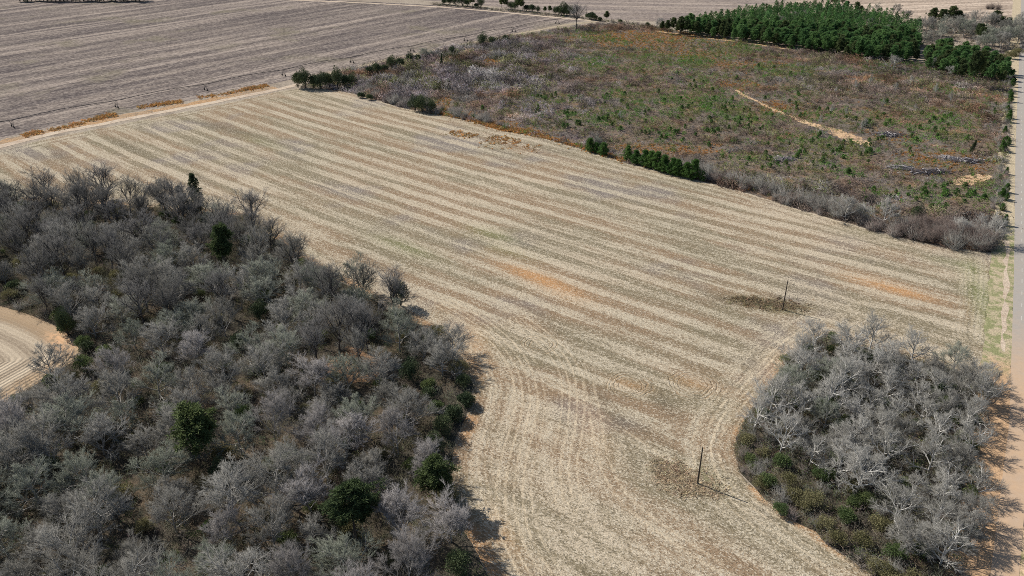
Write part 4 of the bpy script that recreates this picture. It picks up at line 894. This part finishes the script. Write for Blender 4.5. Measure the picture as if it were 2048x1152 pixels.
for (u, v, sc) in ((740, 150, .7), (755, 146, .8), (770, 143, .7), (785, 138, .8), (800, 133, .7), (820, 127, .7), (835, 122, .7), (965, 92, .9), (985, 90, .8), (1010, 82, .6), (905, 110, .6)):
    E(K_ever[random.randrange(3)], 'evergreen_bush', 'dark green bush in the hedge below the irrigated field', 'bush', u, v, 'green hedge below the irrigated field', sc*1.7)
for (u, v, sc) in ((700, 168, .6), (680, 166, .6), (850, 118, .75), (862, 116, .5), (1190, 296, .75), (1198, 300, .6)):
    E(K_round[random.randrange(6)], 'bare_tree', 'small pale bare tree rising from the boundary hedge', 'tree', u, v, 'small bare trees in the boundary hedge', sc)
E(K_cedar[0], 'dead_cedar', 'thin dark spire-like cedar alone in the mauve brush', 'tree', 883, 133, None, (.55, .55, .95))
E(K_tall[1], 'bare_tree', 'lone tall bare tree with a clear trunk at the far field corner', 'tree', 1153, 60, None, 1.2)
for (u, v, sc) in ((1690, 440, 1.0), (1765, 452, 1.15), (1720, 440, .7)): E(K_silver[random.randrange(4)], 'silver_bare_tree', 'pale silvery bare tree rising from the lower boundary thicket', 'tree', u, v, 'silvery trees in the lower boundary thicket', sc)
for (u, v, sc) in ((1920, 478, .8), (1985, 488, 1.0), (1955, 470, .7)): E(K_silver[random.randrange(4)], 'silver_bare_tree', 'white-branched bare tree in the thicket at the field corner by the road', 'tree', u, v, 'white-branched trees at the field corner', sc)
E(K_ever[1], 'evergreen_tree', 'tall dark evergreen between the silvery trees and the corner thicket', 'tree', 1832, 448, None, (.9, .9, 1.25))
E(K_cedar[0], 'ivy_snag', 'narrow dark ivy-clad dead trunk by the slash piles', 'tree', 1941, 306, None, (.6, .6, .75))
for (u, v) in ((1942, 176), (1952, 174)): E(K_pine[1], 'pine_tree', 'very tall pine with long clear trunk beside the road', 'tree', u, v, 'pair of tall pines by the road', (.85, .85, 1.3), tilt=.03)
for (u, v, sc) in ((1640, 250, .5), (1662, 228, .5), (1690, 232, .55), (1710, 180, .6), (1790, 185, .6), (1740, 170, .6), (1670, 190, .5), (1730, 255, .5), (1560, 170, .5), (1240, 240, .5), (1820, 170, .6), (1870, 190, .6), (1765, 215, .5), (1900, 205, .6), (1830, 225, .45), (1720, 262, .5)):
    E(K_silver[random.randrange(4)], 'bare_sapling', 'thin pale leafless sapling standing above the brush', 'tree', u, v, 'pale saplings on the cut land', (sc*.5, sc*.5, sc))

# ------------------------------------------------------------------ pine plantation and the mixed trees beyond
PLANT = GP([(1345, 66), (1400, 74), (1500, 86), (1620, 103), (1700, 116), (1790, 126), (1832, 126), (1836, 100), (1834, 64), (1760, 42), (1660, 25), (1560, 26), (1470, 38), (1400, 52)])
PLANT2 = GP([(1852, 138), (1925, 156), (2000, 166), (2012, 150), (1985, 128), (1950, 116), (1880, 104), (1850, 112)])
pts = poisson(PLANT, 4.7, RNG, tries=22000); pts.sort(key=lambda p: math.hypot(*p)); print('plantation', len(pts))
GREY = [(1740, 60), (1770, 75), (1560, 55), (1590, 45), (1800, 80)]
gpt = np.array(GP(GREY)); far = []
for i, (x, y) in enumerate(pts):
    nd = np.min(np.hypot(gpt[:, 0]-x, gpt[:, 1]-y))
    if nd < 9 and RNG.random() < .7: continue
    if i < 300:
        q = RNG.uniform(.68, 1.12); kp = RNG.integers(3)
        lab = ('dark ', 'bright ', '')[kp]+('tall ' if q > 1.02 else 'short ' if q < .88 else '')+'green plantation pine '+near(x, y, [(1400, 74, 'at the end by the dark pines'), (1560, 96, 'behind the orange firebreak'), (1700, 114, 'in the middle of the front rows'), (1800, 122, 'close to the silvery tree')], 400, '')
        place(K_plant[kp], 'plantation_pine', lab, 'tree', (x, y, 0), lab+' group', (q*1.3, q*1.3, q))
    else: far.append((x, y))
if far:
    vs0 = []; 
    for (x, y) in far:
        me_t, me_c = K_plant[RNG.integers(3)]['trunk'], K_plant[RNG.integers(3)]['crown']
        vs0.append((x, y))
    # light copies of one young pine crown, joined
    rng = np.random.default_rng(5); n = len(vs0); Pq = np.array(vs0)
    kk = 170; hh = rng.uniform(8, 12.5, n); t = rng.random((n, kk))**0.8; ang = rng.uniform(0, 6.283, (n, kk)); rad = 2.9*(1-t)**0.45*rng.uniform(.4, 1.1, (n, kk))
    C = np.stack([Pq[:, :1]+np.cos(ang)*rad, Pq[:, 1:]+np.sin(ang)*rad, hh[:, None]*(0.25+0.75*t)], 2).reshape(-1, 3)
    V, Fb = blades(C, rdir(rng, n*kk, .4)*rng.uniform(.7, 1.4, (n*kk, 1)), np.full(n*kk, .5), rng)
    cc = np.repeat(np.repeat(tint(n, (0.085, 0.165, 0.055), .25, rng), kk, 0), 4, 0)
    tv, tf = spikes(np.c_[Pq, np.full(n, -.1)], np.c_[Pq, hh], np.full(n, .14)); 
    stuff('plantation_pines', [(V, Fb, cc), (tv, tf, np.tile([[.08, .07, .06]], (len(tv), 1)))], M_mass, 'far rows of the pine plantation merging into one green mass', 'pines')
for (u, v) in GREY + [(1610, 42), (1780, 62), (1755, 80)]:
    E(K_round[random.randrange(6)], 'bare_tree', 'grey bare tree standing inside the pine plantation', 'tree', u, v, 'bare trees inside the plantation', .75)
for (x, y) in poisson(PLANT2, 5.0, RNG, tries=4000):
    place(K_plant[RNG.integers(3)], 'roadside_pine', 'green pine in the stand beside the road bend', 'tree', (x, y, 0), 'pines in the roadside stand', (lambda q: (q*1.35, q*1.35, q))(RNG.uniform(.6, .95)))
for (u, v, sc) in ((1786, 140, .95), (1868, 138, .7), (1902, 150, .6)): E(K_silver[random.randrange(4)], 'silver_bare_tree', 'silvery bare tree in front of the pine stands', 'tree', u, v, 'silvery trees before the pine stands', sc)
for (u, v, sc) in ((1322, 66, .65), (1335, 68, .75), (1345, 67, .8), (1360, 70, .85), (1375, 72, .85), (1390, 73, .8)): E(K_pine[random.randrange(3)], 'pine_tree', 'tall dark pine at the left end of the plantation', 'tree', u, v, 'dark pines at the plantation end', sc)
E(K_round[1], 'bare_tree', 'pale bare tree beside the dark pines at the plantation end', 'tree', 1318, 60, None, .8)
for (u, v, sc) in ((1850, 70, 1.0), (1870, 72, 1.0), (1885, 64, 1.0), (1905, 72, 1.1), (1925, 76, 1.1), (1945, 72, 1.0), (1965, 78, 1.0), (1985, 92, 1.25), (2000, 98, 1.2), (2018, 92, 1.3), (2035, 86, 1.3), (2055, 84, 1.3), (2075, 90, 1.2), (2012, 70, 1.1), (2040, 66, 1.1), (1990, 66, 1.0), (1900, 50, 1.0), (1925, 52, 1.0), (1862, 92, .8), (1845, 90, .8), (1840, 60, .9), (1860, 62, 1.0), (1950, 60, 1.1), (1970, 64, 1.1), (1935, 66, 1.0), (1910, 62, 1.0), (1880, 80, .9), (1975, 100, 1.0), (2025, 78, 1.2), (2005, 84, 1.2), (1958, 96, .9), (2048, 96, 1.2), (2060, 72, 1.1), (1812, 40, .8), (1790, 34, .8), (1750, 26, .7)):
    E(K_round[random.randrange(6)], 'bare_tree', 'big grey bare tree in the belt between the pine stands and the pale far field', 'tree', u, v, 'bare trees in the far belt', sc*1.15)
for (u, v, sc) in ((1862, 52, .9), (1880, 55, .9), (1898, 54, .95), (1912, 55, .9), (1985, 62, .9), (1998, 66, .85), (2012, 66, .8), (1960, 90, .8), (1955, 82, .8), (2060, 70, .9), (1690, 26, .6), (1710, 28, .6), (1720, 30, .5)):
    E(K_pine[random.randrange(3)], 'pine_tree', 'dark pine top showing among the bare trees of the far belt', 'tree', u, v, 'pines in the far belt', (sc*1.2, sc*1.2, sc*1.05))
for (u, v, sc) in ((2020, 118, .8), (2005, 122, .7), (2032, 112, .8)): E(K_olive[0], 'olive_shrub', 'large olive brown bush overhanging the far road bend', 'bush', u, v, 'olive bushes at the road bend', sc*2.4)
for (u, v, sc) in ((1975, 18, .8), (1985, 18, .9), (1996, 19, .85)): E(K_thick[random.randrange(2)], 'bare_shrub', 'dark bush in the isolated clump on the pale far field', 'bush', u, v, 'isolated clump on the far field', sc*1.1)
for (u, v, sc) in ((888, 9, .6), (912, 11, .7), (935, 13, .8), (953, 15, .6), (1012, 18, .6), (1030, 20, .7), (1045, 22, .7), (1090, 27, .5), (1110, 29, .6), (1123, 31, .8), (1134, 32, .8), (1146, 34, .6), (1176, 38, .6), (1190, 41, .6), (880, 8, .8), (900, 10, .9), (925, 12, .9), (945, 14, .9), (962, 15, .8), (1003, 17, .8), (1022, 19, .8), (1036, 21, 1.0), (1053, 22, .8), (1065, 24, .8), (1076, 25, .5), (1100, 28, .5), (1118, 30, .9), (1128, 31, 1.0), (1140, 33, .8), (1182, 40, .8), (1200, 42, .5), (1212, 43, .7), (1241, 46, .45), (1295, 55, .5)):
    if random.random() < .35: E(K_pine[random.randrange(3)], 'hedgerow_pine', 'dark green pine in the hedgerow between the far ploughed fields', 'tree', u, v, 'evergreens of the far hedgerow', (sc*1.0, sc*1.0, sc*.85))
    else: E(K_ever[random.randrange(3)], 'hedgerow_evergreen', 'dark rounded evergreen in the hedgerow between the far ploughed fields', 'tree', u, v, 'rounded evergreens of the far hedgerow', sc*1.8)
for q, u in enumerate(range(40, 290, 8)): E(K_ever[q % 3], 'evergreen_tree', 'dark evergreen in the tree line behind the far ploughed field', 'tree', u, 3.5+random.uniform(-1.5, 1), 'tree line behind the far field', random.uniform(1.5, 2.2))
for (u, v) in ((1660, 8), (1672, 9), (1684, 8)): E(K_ever[1], 'evergreen_tree', 'dark evergreen on the rim of the pale far field above the plantation', 'tree', u, v, 'dark evergreens above the plantation', 1.2)

HB = np.concatenate([near_line(GP([(870, 8), (1000, 19), (1150, 34), (1215, 42)]), 420, -3.0, 2.2), near_line(GP([(1215, 42), (1330, 58)]), 160, 0, 4.0), brush(GP([(1835, 100), (1850, 50), (1930, 56), (2060, 66), (2075, 100), (2015, 118), (1975, 112), (1900, 88)]), 900, RNG),
                     brush(GP([(1840, 128), (1852, 138), (1925, 156), (2004, 166), (2010, 176), (1930, 176), (1840, 160), (1700, 130), (1705, 120), (1790, 128)]), 700, RNG)])
n = len(HB)
stuff('far_brush', [twig_mass(HB, RNG.uniform(.8, 2.8, n), RNG.uniform(1.5, 3.5, n), 16, tint(n, (.21, .175, .15), .3, RNG, (.12, .13, .07), RNG.random(n) < .3), np.full(n, .10), RNG)], M_mass, 'low grey brown brush under the far hedgerow and beneath the far belt of trees', 'brush')

# ------------------------------------------------------------------ slash piles
M_log = plain_mat('weathered_logs', (0.36, 0.33, 0.32), .9, 0, .4, 2); M_logd = plain_mat('charred_logs', (0.10, 0.09, 0.10), .9, 0, .4, 2)
lv, lf = tubes([np.array([[-.5, 0, 0], [-.2, .02, .01], [.2, -.02, 0], [.5, .03, .02]])], [np.array([.032, .03, .027, .022])], 6)
lf = np.r_[lf, [(0, 2, 1), (0, 3, 2), (0, 4, 3), (0, 5, 4), (18, 19, 20), (18, 20, 21), (18, 21, 22), (18, 22, 23)]]
me_log, me_logd = mesh_np('log_pale', lv, lf, M_log, True), mesh_np('log_dark', lv, lf, M_logd, True)
for (u, v, L, wv, lab, dk) in ((1778, 271, 10, 5, 'grey slash pile of tangled branches at the end of the logging road', .35), (1898, 319, 9, 3.5, 'whitish slash pile nearest the ivy-clad trunk', .1), (1938, 323, 8, 4, 'brownish slash pile between the ivy-clad trunk and the road', .3),
                               (1800, 337, 7, 3, 'small pale slash pile beside the long dark one', .2), (1862, 346, 13, 4.5, 'long dark slash pile of piled timber above the sandy patch', .75), (1566, 320, 6, 3, 'scattered pale slash heap in the lower brush', .2)):
    x, y = G(u, v); t = thing('slash_pile', lab, 'slash pile', (x, y, 0), random.uniform(-.4, .1), 'slash piles on the cut land')
    rng = np.random.default_rng(u); n = 46; L *= 1.35; wv *= 1.35
    for q in range(n):
        px, py = rng.normal(0, L*.28), rng.normal(0, wv*.28); hz = max(.1, 1.5*math.exp(-(px/L*2)**2-(py/wv*2)**2)*rng.random()+.1)
        lo = obj('log', me_logd if rng.random() < dk else me_log, t, (px, py, hz)); ll = rng.uniform(2.5, 6); lo.scale = (ll, ll*.9+1, ll*.9+1)
        lo.rotation_euler = (rng.uniform(0, 6), rng.normal(0, .14), rng.normal(0, .7)+(1.5 if rng.random() < .2 else 0))
    P1 = np.c_[rng.normal(0, L*.3, 900), rng.normal(0, wv*.3, 900), rng.uniform(.1, 1.1, 900)]
    tv, tf = spikes(P1, P1+rdir(rng, 900, .2)*np.array([1.5, 1.5, .5])*rng.uniform(.5, 1.6, (900, 1)), np.full(900, .06))
    obj('branches', mesh_np('slash_branches', tv, tf, M_logd if dk > .25 else M_log), t)['kind'] = 'stuff'

# ------------------------------------------------------------------ utility poles
M_pole = plain_mat('tarred_pole', (0.055, 0.045, 0.035), .85, 0, .4, 3); M_metal = plain_mat('galvanised', (.30, .30, .31), .45, .8, .2, 5)
def utility_pole(u, v, h, label):
    x, y = G(u, v); t = thing('utility_pole', label, 'pole', (x, y, 0), .4, 'bare utility poles')
    z = np.array([-.4, 0, h*.5, h-.12, h]); pv, pf = tubes([np.c_[z*0, z*0, z]], [np.array([.19, .19, .16, .13, .07])], 12); k = len(pv)
    pf = np.r_[pf, [(k-12, k-12+j, k-12+j+1) for j in range(1, 11)]]
    obj('pole_shaft', mesh_np('pole_shaft', pv, pf, M_pole, True), t)
    iv, i_f = tubes([np.array([[0, 0, h-.05], [0, 0, h+.1], [0, 0, h+.12], [0, 0, h+.24]])], [np.array([.02, .02, .06, .03])], 8); obj('insulator', mesh_np('insulator', iv, i_f, M_metal, True), t)
    bv, bf = tubes([np.array([[.14, 0, h-.9], [.3, 0, h-.9], [.31, 0, h-.8]])], [np.array([.03, .03, .05])], 6); obj('bracket', mesh_np('bracket', bv, bf, M_metal), t)
    wv_, wf = tubes([np.array([[.2, .02, 0], [.175, .02, h*.5], [.14, .02, h-.3]])], [np.array([.012, .012, .012])], 4); obj('ground_wire', mesh_np('ground_wire', wv_, wf, M_metal), t)
utility_pole(1395, 968, 10.2, 'bare dark utility pole in a patch of tall dead grass beside the curved headland')
utility_pole(1565, 620, 10.3, 'bare dark utility pole in a strip of dark weeds above the copse')
utility_pole(1173, 33, 10.5, 'thin distant utility pole in the hedgerow beyond the lone tall tree')
# dead grass round the pole feet
def patch(lst, n):
    o = []
    for (u, v, du, dv, k) in lst:
        c = np.array(G(u, v)); rx = abs(G(u+du, v)[0]-c[0]); ry = .5*abs(G(u, v+dv)[1]-G(u, v-dv)[1]); a = RNG.normal(0, .5, (int(n*k), 2)); o.append(c+a*[rx, ry])
    return np.concatenate(o)
P1 = patch([(1365, 960, 60, 26, 1), (1340, 940, 38, 24, .6), (1400, 982, 55, 15, .5)], 420); n1 = len(P1)
P2 = patch([(1530, 607, 70, 9, 1), (1495, 598, 40, 6, .5), (1580, 617, 40, 7, .4)], 330); n2 = len(P2)
stuff('tall_dead_grass', [grass_mass(P1, RNG.uniform(.15, .42, n1), 9, tint(n1, (.66, .55, .39), .12, RNG, (.45, .33, .22), RNG.random(n1) < .2), .13, RNG, 1.5)], M_grass, 'tall tan dead grass left standing round the near pole foot', 'grass')
stuff('dark_weeds', [grass_mass(P2, RNG.uniform(.15, .5, n2), 9, tint(n2, (.34, .27, .17), .25, RNG, (.42, .33, .22), RNG.random(n2) < .25), .13, RNG, 1.3)], M_grass, 'dark brown weeds left standing round the farther pole foot', 'weeds')

# ------------------------------------------------------------------ centre-pivot irrigation machine parked along the far field
M_tyre = plain_mat('tyre_rubber', (.03, .03, .03), .9, 0, .2, 5); M_steel = plain_mat('pivot_steel', (.05, .05, .052), .7, .2, .2, 2)
a = np.array(PIVOT[0]); b = np.array(PIVOT[1]); L = np.linalg.norm(b-a); d = (b-a)/L; rz = math.atan2(d[1], d[0])
t = thing('irrigation_pivot', 'long dark centre-pivot irrigation machine on wheeled towers along the far field edge', 'irrigation machine', (a[0], a[1], 0), rz)
SP_ = 53.0; first = 6.0; tow = [first+i*SP_ for i in range(9)]; tow = [x for x in tow if x < L]
xs_ = np.linspace(-60, L, 120); zz = 3.9+0.9*np.abs(np.sin((xs_-first)/SP_*math.pi))
pv, pf = tubes([np.c_[xs_, xs_*0, zz]], [np.full(120, .14)], 8); obj('water_pipe', mesh_np('water_pipe', pv, pf, M_steel, True), t)
for i in range(-1, len(tow)-1):
    x0 = tow[i] if i >= 0 else first-SP_; x1 = x0+SP_; T, R = [], []
    X = np.linspace(x0, x1, 13); zp = 3.9+0.9*np.abs(np.sin((X-first)/SP_*math.pi)); zl = zp-1.1*np.sin((X-x0)/SP_*math.pi)
    for sg in (-.55, .55):
        T.append(np.c_[X, sg*np.sin((X-x0)/SP_*math.pi), zl]); R.append(np.full(13, .03))
        for k in range(1, 12): T.append(np.array([[X[k], 0, zp[k]], [X[k], sg*math.sin((X[k]-x0)/SP_*math.pi), zl[k]]])); R.append(np.full(2, .025))
    tv, tf = tubes(T, R, 4); obj('truss', mesh_np('truss', tv, tf, M_steel), t)
wv_, wf = tubes([np.array([[0, -.16, 0], [0, -.15, 0], [0, .15, 0], [0, .16, 0]])], [np.array([.3, .62, .62, .3])], 14)
me_wh = mesh_np('pivot_tyre', wv_, wf, M_tyre, True)
T = [np.array([[0, -2.1, .75], [0, 2.1, .75]])]; R = [np.array([.09, .09])]
for sg in (-1, 1): T += [np.array([[0, sg*2.0, .75], [0, sg*.15, 3.95]]), np.array([[0, sg*2.0, .75], [.9, sg*.1, 4.0]]), np.array([[0, sg*2.0, .75], [-.9, sg*.1, 4.0]])]; R += [np.array([.06, .06])]*3
fv, ff = tubes(T, R, 5); me_fr = mesh_np('pivot_tower', fv, ff, M_steel)
hv, hf = tubes([np.array([[0, -.14, 0], [0, .14, 0]])], [np.array([.3, .3])], 10); me_hub = mesh_np('pivot_rim', hv, hf, M_metal, True)
for x in tow:
    tw = obj('tower', me_fr, t, (x, 0, 0))
    for sg in (-1, 1):
        wh = obj('wheel', me_wh, tw, (0, sg*2.0, .62)); wh.rotation_euler = (0, 0, math.pi/2)
print('objects', len(bpy.data.objects))

tot = sum(len(m.polygons) for m in bpy.data.meshes); print('mesh polygons', tot)
